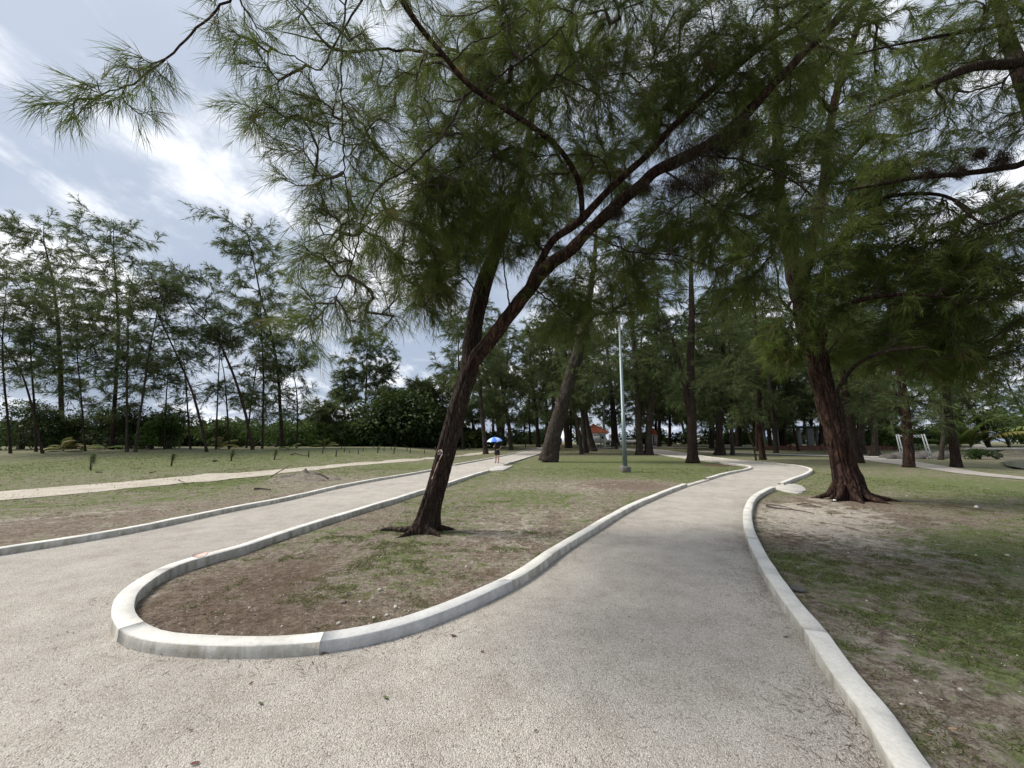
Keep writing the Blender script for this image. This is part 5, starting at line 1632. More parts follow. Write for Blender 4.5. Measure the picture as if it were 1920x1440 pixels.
# ---- lamp pole with its concrete foot
def lamp_post(u, v, wpx, h, label, arm=(1, 0), full=True, rz=0.0):
    p = on(u, v)
    root = empty('lamp_post', p, label, 'lamp post')
    k = px_m(p)
    r = wpx * k / 2
    fh = .30
    if full:
        MB().box((0, 0, fh / 2 - .05), (.46, .46, fh + .1), .1, .025).build('footing', M['footing'], root, False)
        mb = MB().box((0, 0, fh + .012), (.34, .34, .02), .1, .004)
        for a in range(4):
            mb.tube([(.13 * math.cos(a * 1.57 + .8), .13 * math.sin(a * 1.57 + .8), fh), (.13 * math.cos(a * 1.57 + .8), .13 * math.sin(a * 1.57 + .8), fh + .07)], .014, 8)
        mb.build('base_plate', M['galv'], root, False)
    z0 = fh if full else -.05
    P = np.array([(0, 0, z0), (0, 0, h * .34), (0, 0, h * .341), (0, 0, h * .68), (0, 0, h * .681), (0, 0, h)])
    mb = MB().tube(P, [r, r * .86, r * .74, r * .62, r * .5, r * .42], 12)
    mb.build('pole', M['galv'], root)
    if full:
        MB().box((r * .95, -r * .1, .95), (.02, .10, .34), 0, .004).build('hatch', M['galv'], root, False)
    ax = np.array((arm[0], arm[1], 0))
    P = catmull(np.array([(0, 0, h - .05), ax * .25 + (0, 0, h + .28), ax * .9 + (0, 0, h + .45), ax * 1.5 + (0, 0, h + .48)]), .1)
    MB().tube(P, .03, 8).build('arm', M['galv'], root)
    c = ax * 1.75 + np.array((0, 0, h + .48))
    MB().box(c, (.62, .24, .12), math.atan2(arm[1], arm[0]), .05).build('lamp_head', M['galv'], root, False)
    return root


lamp_post(1172.5, 885, 9, 9.0, 'grey galvanised lamp pole on a square concrete foot in the middle of the lawn', (-.3, .95))
lamp_post(1306, 838, 4.5, 8.5, 'thin grey lamp pole showing behind the two-stemmed casuarina', (1, 0), False)
lamp_post(1134.5, 837, 3.2, 8.5, 'thin pale lamp pole right behind the red-roofed shelter', (1, 0), False)
lamp_post(1371, 838, 3, 3.8, 'short lamp post with a pale head behind the slender grey casuarina', (.6, -.8), False)

# ---- climbing frame
def climbing_frame():
    a = on(1695, 863); b = on(1749, 864)
    a[2] = b[2] = 0
    d = unit(b - a); L = np.linalg.norm(b - a)
    side = np.array((-d[1], d[0], 0))
    root = empty('climbing_frame', a, 'white steel monkey-bar frame standing by the pond behind the short thick casuarina', 'climbing frame')
    h = 2.12
    wid = .62
    tops = []
    for e, (x0, xt) in enumerate(((0.05, -.13), (L, L - .28))):
        for s in (0, 1):
            bt = d * x0 + side * wid * 1.35 * (s - .5) * 1.0 + side * .3
            tp = d * xt + side * wid * (s - .5) + side * .3
            MB().tube([bt + (0, 0, -.1), tp + (0, 0, h + .06)], .042, 10).build('post', M['white_steel'], root)
            tops.append((bt, tp))
        for k in range(3):
            z = .32 + .36 * k
            f = (z + .1) / (h + .16)
            p0 = tops[e * 2][0] * (1 - f) + tops[e * 2][1] * f; p1 = tops[e * 2 + 1][0] * (1 - f) + tops[e * 2 + 1][1] * f
            MB().tube([p0 + (0, 0, z), p1 + (0, 0, z)], .024, 8).build('ladder_rung', M['white_steel'], root)
    for s in (0, 1):
        MB().tube([tops[s][1] + (0, 0, h - .05), tops[2 + s][1] + (0, 0, h - .05)], .034, 8).build('top_rail', M['white_steel'], root)
    for k in range(7):
        f = (k + .7) / 7.6
        p0 = (tops[0][1] * (1 - f) + tops[2][1] * f) + np.array((0, 0, h - .05)); p1 = (tops[1][1] * (1 - f) + tops[3][1] * f) + np.array((0, 0, h - .05))
        m = (p0 + p1) / 2 + np.array((0, 0, -.16))
        MB().tube(catmull(np.array([p0, p0 + (0, 0, -.10), m, p1 + (0, 0, -.10), p1]), .08), .024, 7).build('hanging_rung', M['white_steel'], root)


climbing_frame()

# ---- shelter with the tiled roof, and the small far hut
def shelter(u, v, half, eave, rise, label, name='shelter', walls=False):
    p = on(u, v); 
    root = empty(name, p, label, 'shelter')
    o = half + (.45 if half > 1 else .12)
    # hip roof with tile courses standing proud
    mb = MB()
    n = 9
    for sgn in range(4):
        c, s = math.cos(sgn * math.pi / 2), math.sin(sgn * math.pi / 2)
        Rm = np.array([[c, -s, 0], [s, c, 0], [0, 0, 1]])
        for k in range(n):
            f0, f1 = k / n, (k + 1.0) / n
            y0, y1 = o * (1 - f0), o * (1 - f1)
            z0, z1 = eave + rise * f0, eave + rise * f1
            rg = .25 * 0
            V = np.array([(-y0, -y0, z0 + .05), (y0, -y0, z0 + .05), (y1 + rg, -y1, z1), (-y1 - rg, -y1, z1), (-y0, -y0, z0 - .03), (y0, -y0, z0 - .03)])
            mb.add(V @ Rm.T, np.array([(0, 1, 2, 3), (4, 5, 1, 0)]))
    rf = mb.build('roof', M['red_tile'], root, False)
    mb = MB()
    for sx in (-1, 1):
        for sy in (-1, 1):
            mb.tube([(sx * o, sy * o, eave + .08), (0, 0, eave + rise + .08)], .07, 6)
    mb.box((0, 0, eave + rise + .1), (.3, .3, .18), 0, .05)
    mb.build('ridge_tiles', M['red_tile'], rf, False)
    MB().box((0, 0, eave - .12), (2 * o - .3, 2 * o - .3, .14), 0, .02).build('ceiling_panel', M['white_wall'], root, False)
    for sx in (-1, 1):
        for sy in (-1, 1):
            MB().box((sx * half * .92, sy * half * .92, eave / 2 - .1), (.26, .26, eave), 0, .03).build('post', M['white_wall'], root, False)
    MB().box((0, 0, .02), (2 * half + .5, 2 * half + .5, .16), 0, .03).build('floor_slab', M['slab'], root, False)
    for sx in (-1, 1):
        MB().box((sx * half * .55, 0, .50), (.42, 1.7 * half, .07), 0, .015).box((sx * half * .55, -half * .6, .26), (.34, .14, .46), 0, .01).box((sx * half * .55, half * .6, .26), (.34, .14, .46), 0, .01).build('seat', M['grey_wall'], root, False)
    MB().box((0, 0, .82), (.8, 1.4 * half, .07), 0, .015).box((0, 0, .42), (.3, .5, .74), 0, .02).build('table', M['grey_wall'], root, False)
    return root


shelter(1114, 840.5, 1.5, 2.35, 1.25, 'small open shelter with an orange-red tiled hip roof beyond the close trio of trunks')
shelter(1226, 836.8, .45, 2.0, .9, 'little far hut with a reddish pitched roof right of the mast-straight casuarina', 'hut')


def litter_bin():
    p = on(1156, 841.5)
    root = empty('litter_bin', p, 'dark litter bin on the lawn right of the red-roofed shelter', 'bin')
    t = np.linspace(0, 1, 6)
    MB().tube(np.c_[t * 0, t * 0, t * .85], .20 + .07 * t, 14).build('body', M['dark_steel'], root)
    MB().tube([(0, 0, .82), (0, 0, .90)], [.30, .30], 14).build('rim', M['dark_steel'], root)
    for s in (-1, 1):
        MB().tube([(s * .3, 0, -.05), (s * .3, 0, 1.0)], .025, 6).build('post', M['dark_steel'], root)
    p = on(1148.5, 842)
    root = empty('marker_post', p, 'thin dark post with a narrow cross board left of the litter bin', 'post')
    MB().tube([(0, 0, -.1), (0, 0, 1.25)], .045, 8).build('post', M['dark_steel'], root)
    MB().box((0, -.05, 1.12), (.75, .03, .14), 0, .005).build('board', M['dark_steel'], root, False)


litter_bin()

# ---- low brick wall, pavilion pillars
def brick_wall():
    a, b = on(1425, 843.5), on(1700, 843.5)
    b[1] = a[1] + .5
    d = unit(b - a); L = np.linalg.norm((b - a)[:2]); rz = math.atan2(d[1], d[0])
    root = empty('brick_wall', a, 'long low wall of dark red brick in the shade behind the pale side path', 'wall')
    root.rotation_euler = (0, 0, rz)
    for k in range(14):
        l = L / 14
        MB().box(((k + .5) * l, 0, .22), (l - .012, .24, .62), 0, .01).build('panel', M['brick'], root, False)
    mb = MB().box((L / 2, 0, .56), (L, .34, .07), 0, .015)
    mb.build('coping', M['brick'], root, False)
    for k in range(0, 15, 3):
        MB().box((k * L / 14, -.02, .36), (.42, .40, .92), 0, .02).build('pier', M['brick'], root, False)
    p = on(1500, 840.5)
    root = empty('pavilion', p, 'grey pillared pavilion standing in the shade behind the low brick wall', 'pavilion')
    for k, (dx, w) in enumerate([(-3.4, .35), (0, .55), (1.7, .95), (5.2, .35), (-3.4, .35), (5.2, .35)]):
        MB().box((dx, 0 if k < 4 else 3.2, 1.55), (w, .4, 3.3), 0, .03).build('pillar', M['grey_wall'], root, False)
    MB().box((.9, 1.6, 3.28), (9.8, 4.4, .26), 0, .04).build('roof', M['dark_steel'], root, False)
    MB().box((.9, 1.6, .03), (9.4, 4.0, .18), 0, .03).build('floor_slab', M['slab'], root, False)


brick_wall()

# ---- white cars parked beyond the shelter
def car(loc, rz, label, L=4.3, h=1.5, van=False):
    root = empty('parked_car', loc, label, 'car', None, rz)
    side = [(-L / 2, .35), (-L / 2, .82), (-L / 2 + .1, .98), (-L * .33, 1.02 if not van else 1.75), (L * .17, 1.02 if not van else 1.75), (L * .30, .98), (L / 2 - .12, .82), (L / 2, .6), (L / 2, .35)]
    def prism(pr, w0, w1=None):
        n = len(pr); w1 = w1 or w0
        V = np.array([(x, -w0, z) for x, z in pr] + [(x, w0, z) for x, z in pr])
        F4 = np.array([(k, (k + 1) % n, n + (k + 1) % n, n + k) for k in range(n)])
        F3 = np.array([(0, k + 1, k) for k in range(1, n - 1)] + [(n, n + k, n + k + 1) for k in range(1, n - 1)])
        return V, [F4, F3]
    V, F = prism(side, .86); MB().add(V, F).build('body', M['car_white'], root, False)
    cab = [(-L * .36, 1.0), (-L * .30, h - .04), (-L * .10, h), (L * .06, h - .03), (L * .22, 1.0)] if not van else [(-L / 2 + .05, 1.7), (-L / 2 + .12, 2.1), (L * .14, 2.1), (L * .2, 1.7)]
    V, F = prism(cab, .72); MB().add(V, F).build('cabin', M['car_white'], root, False)
    if not van:
        g_s = [(-L * .33, 1.04), (-L * .28, h - .1), (L * .05, h - .1), (L * .18, 1.04)]
    else:
        g_s = [(L * .02, 1.15), (L * .02, 1.72), (L * .16, 1.72), (L * .22, 1.15)]
    V, F = prism(g_s, .735 if not van else .875); MB().add(V, F).build('side_window', M['car_glass'], root, False)
    for sx in (-1, 1):
        for sy in (-1, 1):
            w = MB().tube([(sx * L * .31, sy * .70, .31), (sx * L * .31, sy * .88, .31)], .31, 16).build('wheel', M['rubber'], root, False)
            MB().tube([(sx * L * .31, sy * .86, .31), (sx * L * .31, sy * .895, .31)], .18, 12).build('rim', M['galv'], w, False)
    for sy in (-1, 1):
        MB().box((L / 2 - .02, sy * .62, .70), (.08, .3, .14), 0, .02).build('headlight', M['white_wall'], root, False)
        MB().box((-L / 2 + .0, sy * .66, .78), (.06, .22, .18), 0, .02).build('tail_light', M['red_tile'], root, False)
    return root


def at_y(u, Y):
    x = (u - 960) / F_PX * Y * 1.0
    return (x, Y, float(H(x, Y)))


car(at_y(1122, 78), .1, 'white van seen under the roof of the red-roofed shelter', 4.9, 2.1, True)
car(at_y(1150, 80), 1.2, 'white van parked beyond the litter bin', 4.9, 2.1, True)
car(at_y(1180, 86), .05, 'white car parked right of the near lamp pole, beyond the lawn')
car(at_y(1318, 88), .1, 'pale car parked in shade left of the person in pink')

# ---- bridge over the culvert, rocks
def bridge():
    a, b = on(1800, 846), on(1990, 846)
    a[2] = b[2] = 0
    d = unit(b - a); L = np.linalg.norm(b - a); rz = math.atan2(d[1], d[0])
    root = empty('footbridge', a, 'flat pale concrete footbridge over the dark culvert by the pond', 'bridge')
    root.rotation_euler = (0, 0, rz)
    MB().box((L / 2, 0, .52), (L, 2.2, .30), 0, .03).build('deck', M['slab'], root, False)
    mb = MB()
    x0 = L * .28; x1 = L * .42
    for xa, xb in ((x0 - 1.4, x0), (x1, x1 + 3.0)):
        mb.box(((xa + xb) / 2, 0, .12), (xb - xa, 2.0, .62), 0, .04)
    mb.build('abutment', M['footing'], root, False)


bridge()


def rock(loc, r, label, sq=.6, name='rock', mat='rock', cat='rock', group=None, sub=2, seed=None):
    import bmesh
    bm = bmesh.new()
    bmesh.ops.create_icosphere(bm, subdivisions=sub, radius=1)
    V = np.array([v.co for v in bm.verts])
    F = np.array([[v.index for v in f.verts] for f in bm.faces]); bm.free()
    k = rng.uniform(0, 50)
    V = V * (0.72 + .55 * vnoise(V * 1.5 + k))[:, None] * (1 + .18 * (vnoise(V * 4 + k) - .5))[:, None]
    V = V * np.array((r, r * rng.uniform(.65, .95), r * sq))
    me = mesh_np(name, V, [F], M[mat], False)
    o = link(name, me); o.location = tuple(loc); o.rotation_euler = (0, 0, rng.uniform(0, 6))
    return setp(o, label, cat, group)


for k, (u, v, r) in enumerate([(1672, 860.5, .55), (1684, 859.5, .7), (1712, 859, .75), (1722, 860.5, .6), (1733, 858.5, .7), (1760, 860, .6), (1768, 859, .7), (1662, 858.5, .5)]):
    p = on(u, v)
    rock(p + (0, 0, r * .15), r, 'one of the dark grey boulders edging the pond behind the climbing frame', .75, group='boulders behind the climbing frame')
rock(on(1829, 845) + (0, -.5, .5), .75, 'pale rounded boulder on the bridge deck edge under the palms', .5, mat='lime')
# dry grassy bank right of the culvert, low shrub on the bank
bush('creeping_shrub', on(1838, 861), 1.9, .9, .85, 1600, .16, 'low spreading dark shrub on the pond bank left of the culvert', M['leaf_dark'], stems=3, lumps=18, low=.05)
bk = on(1905, 856)
Vb, Fb = [], []
tt = np.linspace(0, 1, 18); aa = np.linspace(0, 2 * math.pi, 30, endpoint=False)
for t_ in tt:
    for a_ in aa:
        q = np.array((math.cos(a_) * 3.6 * t_, math.sin(a_) * 1.5 * t_, .62 * (1 - t_ ** 2) * (.8 + .4 * math.sin(a_ * 3 + t_ * 4)) - .06))
        Vb.append(bk + q)
ii = np.arange(17)[:, None] * 30; kk = np.arange(30)[None, :]
Fb = np.stack([ii + kk, ii + 30 + kk, ii + 30 + (kk + 1) % 30, ii + (kk + 1) % 30], -1).reshape(-1, 4)
o = link('bank', mesh_np('bank', np.array(Vb), [Fb], M['ground'], True, attrs={'cover': np.tile((.42, .45, 0.), (len(Vb), 1))})); o['kind'] = 'structure'

# ---- slabs by the path
def slab(px, z, h, label, name='concrete_slab', mat='slab'):
    P2 = np.array([gp(u, v, z)[:2] for u, v in px])
    n = len(P2)
    P2 = P2 if np.cross(P2[1] - P2[0], P2[2] - P2[1]) > 0 else P2[::-1]
    c = P2.mean(0)
    V = np.vstack([np.c_[P2 - c, np.full(n, -h)], np.c_[(P2 - c), np.full(n, -.01)], np.c_[(P2 - c) * .97, np.zeros(n)]])
    F4 = [(k + r * n, (k + 1) % n + r * n, (k + 1) % n + (r + 1) * n, k + (r + 1) * n) for r in (0, 1) for k in range(n)]
    F3 = [(2 * n, 2 * n + k, 2 * n + k + 1) for k in range(1, n - 1)]
    o = link(name, mesh_np(name, V, [np.array(F4), np.array(F3)], M[mat], False))
    o.location = (c[0], c[1], z)
    return setp(o, label, 'slab')


slab([(1450, 912), (1464, 907), (1490, 907), (1503, 910), (1509, 914), (1512, 919), (1503, 921.5), (1508, 923), (1492, 924), (1468, 920), (1452, 915.5)], .022, .15, 'ragged white concrete apron filling the gap in the right kerb by the thick old tree', 'concrete_apron', 'slab')
slab([(916, 880.5), (930, 874), (962, 872.5), (944, 881)], .06, .15, 'pale concrete ramp slab at the kerb gap just below the walker', 'concrete_ramp')

# ---- heap of dug-out soil, roots and sticks on the left lawn
def heap():
    c = on(572, 899)
    root = empty('soil_heap', c, 'low grey heap of dug-out soil and roots between the sandy track and the left path', 'soil heap')
    n_r, n_a = 14, 40
    V = []
    for r_ in np.linspace(0, 1, n_r):
        for a_ in np.linspace(0, 2 * math.pi, n_a, endpoint=False):
            x, y = math.cos(a_) * r_ * 1.55, math.sin(a_) * r_ * .95
            V.append((x, y, 0))
    V = np.array(V)
    nn = vnoise(np.c_[V[:, :2] * 2.2 + 5, np.zeros(len(V))]) * .6 + vnoise(np.c_[V[:, :2] * 7 + 5, np.ones(len(V))]) * .4
    rr = np.sqrt((V[:, 0] / 1.55) ** 2 + (V[:, 1] / .95) ** 2)
    V[:, 2] = (1 - rr ** 1.1) * (.10 + .46 * nn) + .09 * (nn - .5) * (rr < 1) - .06 * (rr > .96)
    i = np.arange(n_r - 1)[:, None] * n_a; k = np.arange(n_a)[None, :]
    F = np.stack([i + k, i + n_a + k, i + n_a + (k + 1) % n_a, i + (k + 1) % n_a], -1).reshape(-1, 4)
    link('soil', mesh_np('soil', V, [F], M['heap_soil'], True), root)
    for j in range(26):
        a_, r_ = rng.uniform(0, 6.28), math.sqrt(rng.uniform(0, .85))
        p = np.array((math.cos(a_) * r_ * 1.3, math.sin(a_) * r_ * .75, (1 - r_ ** 1.1) * .30))
        d = unit(np.array((rng.normal(), rng.normal() * .6, rng.uniform(-.25, .35))))
        l = rng.uniform(.2, .7)
        P = catmull(np.array([p, p + d * l * .5 + rng.normal(size=3) * .04, p + d * l]), .08)
        MB().tube(P, taper(P, rng.uniform(.012, .03), .006), 6).build('stick', M['dry_wood'] if j % 3 else M['twig'], root)
    P = catmull(np.array([(-1.25, -.35, .15), (-.95, -.2, .38), (-.6, -.1, .62)]), .1)
    MB().tube(P, taper(P, .026, .016), 7).build('stick', M['dry_wood'], root)
    P = catmull(np.array([(.75, -.5, .30), (1.05, -.6, .22), (1.3, -.7, .10)]), .1)
    MB().tube(P, taper(P, .035, .03), 7).build('stick', M['twig'], root)


M['heap_soil'] = simple('grey_dug_soil', (0.165, 0.14, 0.11), 0.95, 0, 0.5, 7, 0.8)
heap()

# ---- stakes with young saplings on the left lawn
STK = [(170, 881, 26, 1, 'nearest staked casuarina sapling at the far left of the lawn'), (321, 873.5, 20, 1, 'second staked sapling from the left edge of the lawn'), (433, 864.5, 18, 2, 'forked stake below the bent-over casuarina'), (514, 862, 16, 1, 'staked sapling with a round tuft in front of the tall dense casuarina'),
       (579, 857, 15, 0, 'thick dark stake standing alone right of the brushwood scrap'), (605, 850, 12, 0, 'stake at the foot of the upright palm seedling'), (630, 856, 14, 0, 'slanting stake right of the upright palm seedling'), (645, 847, 9, 0, ''), (655, 848.5, 6, 0, ''), (672, 851.5, 11, 0, ''), (681, 846, 7, 0, ''), (708, 849, 11, 1, ''), (720, 846, 8, 0, ''), (733, 843, 7, 0, ''),
       (738, 851, 12, 1, ''), (763, 845.5, 8, 0, ''), (769, 850, 10, 0, ''), (796, 850, 10, 0, ''), (816, 846, 9, 0, ''), (841, 843, 7, 0, ''), (880, 843, 9, 1, ''), (892, 841, 8, 1, ''), (907, 846, 9, 0, ''), (960, 841, 8, 1, ''), (985, 840, 7, 1, ''), (862, 841, 7, 0, ''), (700, 841, 6, 0, ''), (640, 841.5, 6, 0, '')]
for u, v, hp, sap, lab in STK:
    p = on(u, v)
    k = px_m(p)
    h = hp * k
    grp = None if lab else 'small stakes far up the left lawn'
    root = empty('sapling_stake', p, lab or ('small stake with a thin sapling far up the left lawn' if sap else 'small bare stake far up the left lawn'), 'stake', grp and ('small staked saplings far up the left lawn' if sap else grp))
    tl = rng.normal(size=2) * .06
    if sap == 2: tl = np.array((.10, 0))
    wr = max(.018, 1.2 * k) if lab else max(.015, .8 * k)
    MB().tube([(0, 0, -.1), (tl[0] * h, tl[1] * h, h)], [wr, wr * .9], 6).build('stake', M['twig'], root, False)
    if sap == 2:
        MB().tube([(.02, 0, .1), (-.12 * h, 0, h * .85)], wr * .6, 5).build('stem', M['twig'], root)
    if sap:
        n = 200 if lab else 70
        hh = h * 1.15
        MB().tube([(.06, 0, -.05), (.07, 0, hh)], .01, 5).build('stem', M['twig'], root)
        S = np.c_[.07 + rng.normal(size=n) * .02, rng.normal(size=n) * .02, rng.uniform(.45, 1.0, n) * hh]
        V_, F_, T_ = needles(S, unit(rng.normal(size=(n, 3)) + (0, 0, .5)), h * .40, .010 + .0006 * p[1] * .5, .3, 1, rng.uniform(0, .8, n))
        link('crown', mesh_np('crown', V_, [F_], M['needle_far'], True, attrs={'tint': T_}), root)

# ---- people
def skin_body(name, nodes, edges, mat, root, sub=1):
    me = bpy.data.meshes.new(name + '_cage')
    names = list(nodes)
    me.from_pydata([nodes[k][0] for k in names], [(names.index(a), names.index(b)) for a, b in edges], [])
    o = bpy.data.objects.new(name, me); col.objects.link(o)
    m_ = o.modifiers.new('skin', 'SKIN'); m_.use_smooth_shade = True
    sv = me.skin_vertices[0].data
    for i_, k in enumerate(names):
        r_ = nodes[k][1]
        sv[i_].radius = (r_, r_) if not isinstance(r_, tuple) else r_
        sv[i_].use_root = (i_ == 0)
    s_ = o.modifiers.new('sub', 'SUBSURF'); s_.levels = s_.render_levels = sub
    dg = bpy.context.evaluated_depsgraph_get(); dg.update()
    m2 = bpy.data.meshes.new_from_object(o.evaluated_get(dg))
    bpy.data.objects.remove(o)
    m2.materials.clear(); m2.materials.append(mat)
    m2.polygons.foreach_set('use_smooth', np.ones(len(m2.polygons), bool))
    return link(name, m2, root)


def person(loc, rz, label, top, bottom, umbrella=False, short_sleeve=True, h=1.72):
    """standing / walking figure, facing local -y"""
    root = empty('person', loc, label, 'person', None, rz)
    s = h / 1.72
    v = lambda x, y, z: (x * s, y * s, z * s)
    N = {'pelvis': (v(0, 0, .95), .135), 'waist': (v(0, .0, 1.10), .125), 'chest': (v(0, .0, 1.30), .15), 'neck0': (v(0, .01, 1.44), .075), 'neck': (v(0, 0, 1.49), .052), 'jaw': (v(0, -.015, 1.565), .066), 'skull': (v(0, 0, 1.64), .086), 'crown': (v(0, .01, 1.70), .055),
         'nose': (v(0, -.115, 1.605), .012)}
    E = [('pelvis', 'waist'), ('waist', 'chest'), ('chest', 'neck0'), ('neck0', 'neck'), ('neck', 'jaw'), ('jaw', 'skull'), ('skull', 'crown'), ('jaw', 'nose')]
    step = .16
    for sd, nm in ((-1, 'r'), (1, 'l')):
        f = step if sd > 0 else -step
        N['hip' + nm] = (v(sd * .09, 0, .90), .095); N['thigh' + nm] = (v(sd * .10, -f * .4, .70), .095); N['knee' + nm] = (v(sd * .11, -f * .7, .50), .068)
        N['calf' + nm] = (v(sd * .11, -f * .6 + .02, .36), .068); N['ankle' + nm] = (v(sd * .115, -f * .7, .09), .042); N['heel' + nm] = (v(sd * .115, -f * .7, .05), .038); N['toe' + nm] = (v(sd * .135, -f * .7 - .17, .035), .032)
        E += [('pelvis', 'hip' + nm), ('hip' + nm, 'thigh' + nm), ('thigh' + nm, 'knee' + nm), ('knee' + nm, 'calf' + nm), ('calf' + nm, 'ankle' + nm), ('ankle' + nm, 'heel' + nm), ('heel' + nm, 'toe' + nm)]
        if umbrella and sd < 0:      # the hand that holds the umbrella, in front of the shoulder
            sh, el, wr, hd = v(-.19, .01, 1.40), v(-.25, -.06, 1.14), v(-.14, -.24, 1.26), v(-.13, -.27, 1.33)
            fd, th = np.array((.5, -.5, .25)), np.array((.2, .1, .9))
        elif umbrella:
            sh, el, wr, hd = v(.19, .01, 1.40), v(.27, .03, 1.13), v(.13, -.19, .98), v(.07, -.22, .97)
            fd, th = np.array((-.9, -.2, -.1)), np.array((-.2, -.3, .8))
        else:
            sh, el, wr, hd = v(sd * .19, .0, 1.40), v(sd * .25, .03, 1.12), v(sd * .24, -.05, .88), v(sd * .235, -.06, .80)
            fd, th = np.array((0, -.15, -1.0)), np.array((-sd * .5, -.6, -.5))
        N['sh' + nm] = (sh, .066); N['el' + nm] = (el, .043); N['wr' + nm] = (wr, .028); N['hd' + nm] = (hd, (.040, .022))
        E += [('chest', 'sh' + nm), ('sh' + nm, 'el' + nm), ('el' + nm, 'wr' + nm), ('wr' + nm, 'hd' + nm)]
        fd = unit(fd); acr = unit(np.cross(fd, th))
        for q_, (off, ln) in enumerate(((-.028, .065), (-.010, .078), (.009, .072), (.027, .055))):
            b0 = np.array(hd) + fd * .03 + np.cross(acr, fd) * 0 + unit(np.cross(fd, acr)) * off * s
            curl = -acr * .03 if not umbrella else acr * .03
            N[f'f{q_}a' + nm] = (tuple(b0 + fd * ln * .5), .0095); N[f'f{q_}b' + nm] = (tuple(b0 + fd * ln * .9 + curl), .008)
            E += [('hd' + nm, f'f{q_}a' + nm), (f'f{q_}a' + nm, f'f{q_}b' + nm)]
        t0 = np.array(wr) * .4 + np.array(hd) * .6 + unit(th) * .035
        N['th' + nm] = (tuple(t0), .011); N['tt' + nm] = (tuple(t0 + unit(th + fd) * .035), .009)
        E += [('hd' + nm, 'th' + nm), ('th' + nm, 'tt' + nm)]
    N = {k: (np.array(p), r) for k, (p, r) in N.items()}
    body = skin_body('body', {k: (tuple(p), r) for k, (p, r) in N.items()}, E, M['skin'], root)
    P = lambda k: N[k][0]
    # shirt: torso shell and sleeves as one mesh
    T = {'a0': (P('pelvis') + (0, 0, -.10), (.215, .185)), 'a': (P('pelvis') + (0, 0, .04), (.205, .175)), 'b': (P('waist'), (.195, .17)), 'c': (P('chest'), (.215, .175)), 'd': (P('neck0') + (0, 0, -.015), .10)}
    TE = [('a0', 'a'), ('a', 'b'), ('b', 'c'), ('c', 'd')]
    for nm in 'rl':
        e = P('sh' + nm) * (.35 if short_sleeve else .05) + P('el' + nm) * (.65 if short_sleeve else .95)
        T['s' + nm] = (P('sh' + nm), .10); T['e' + nm] = (e, .082)
        TE += [('c', 's' + nm), ('s' + nm, 'e' + nm)]
    skin_body('shirt', {k: (tuple(p), r) for k, (p, r) in T.items()}, TE, top, root)
    S = {'a': (P('pelvis') + (0, 0, .06), (.19, .165)), 'b': (P('pelvis') + (0, 0, -.06), (.19, .165))}
    SE = [('a', 'b')]
    for nm in 'rl':
        S['t' + nm] = (P('thigh' + nm), .125); S['k' + nm] = (P('knee' + nm) + (0, 0, .04), .118)
        SE += [('b', 't' + nm), ('t' + nm, 'k' + nm)]
    skin_body('shorts', {k: (tuple(p), r) for k, (p, r) in S.items()}, SE, bottom, root)
    for nm in 'rl':
        skin_body('shoe', {'a': (tuple(P('ankle' + nm) + (0, .01, .0)), .052), 'b': (tuple(P('heel' + nm) + (0, 0, 0)), .052), 'c': (tuple(P('toe' + nm) + (0, 0, .008)), .045)}, [('a', 'b'), ('b', 'c')], M['rubber'], root)
    skin_body('hair', {'a': (tuple(P('skull') + (0, .018, .015)), .098), 'b': (tuple(P('crown') + (0, .015, -.01)), .07), 'c': (tuple(P('jaw') + (0, .07, .03)), .05)}, [('b', 'a'), ('a', 'c')], M['hair'], root)
    for sd in (-1, 1):
        MB().tube([np.array(v(sd * .032, -.088, 1.635)), np.array(v(sd * .032, -.092, 1.635))], .012, 8).build('eye', M['hair'], root)
        MB().tube([np.array(v(sd * .088, 0, 1.60)), np.array(v(sd * .098, .012, 1.615)), np.array(v(sd * .09, .015, 1.645))], [.012, .02, .012], 8).build('ear', M['skin'], root)
    MB().tube([np.array(v(-.025, -.083, 1.562)), np.array(v(0, -.088, 1.560)), np.array(v(.025, -.083, 1.562))], .006, 6).build('mouth', M['pink_cloth'], root)
    return root, N


wp = on(932, 868.5); wp[2] = .008
RZ = -.15
pr, N = person(wp, RZ, 'person in black t-shirt and black shorts walking up the left path under a blue umbrella', M['black_cloth'], M['black_cloth'], True)
# umbrella: its handle in the raised hand, leaning back over the head
hand = N['hdr'][0] + np.array((.03, -.035, .02))
rm = Matrix.Rotation(RZ, 3, 'Z')
hw = np.array(rm @ Vector(hand)) + wp
um = empty('umbrella', hw, 'blue umbrella with alternating pale blue panels held over the walker\'s head', 'umbrella')
axis_ = unit(np.array((-.06, -.10, 1.0)))
top = axis_ * .52
MB().tube([-axis_ * .12, top + axis_ * .05], .008, 8).build('shaft', M['galv'], um)
P = catmull(np.array([-axis_ * .12, -axis_ * .18, -axis_ * .21 + (.03, 0, 0), -axis_ * .18 + (.055, 0, 0)]), .02)
MB().tube(P, .014, 8).build('handle', M['rubber'], um)
ex = unit(np.cross(axis_, (0, 1, 0))); ey = np.cross(axis_, ex)
RU, DEP = .60, .30
def dome(a, t):
    return top + (ex * math.cos(a) + ey * math.sin(a)) * RU * math.sin(t * 1.25) / math.sin(1.25) - axis_ * DEP * (1 - math.cos(t * 1.25)) / (1 - math.cos(1.25))
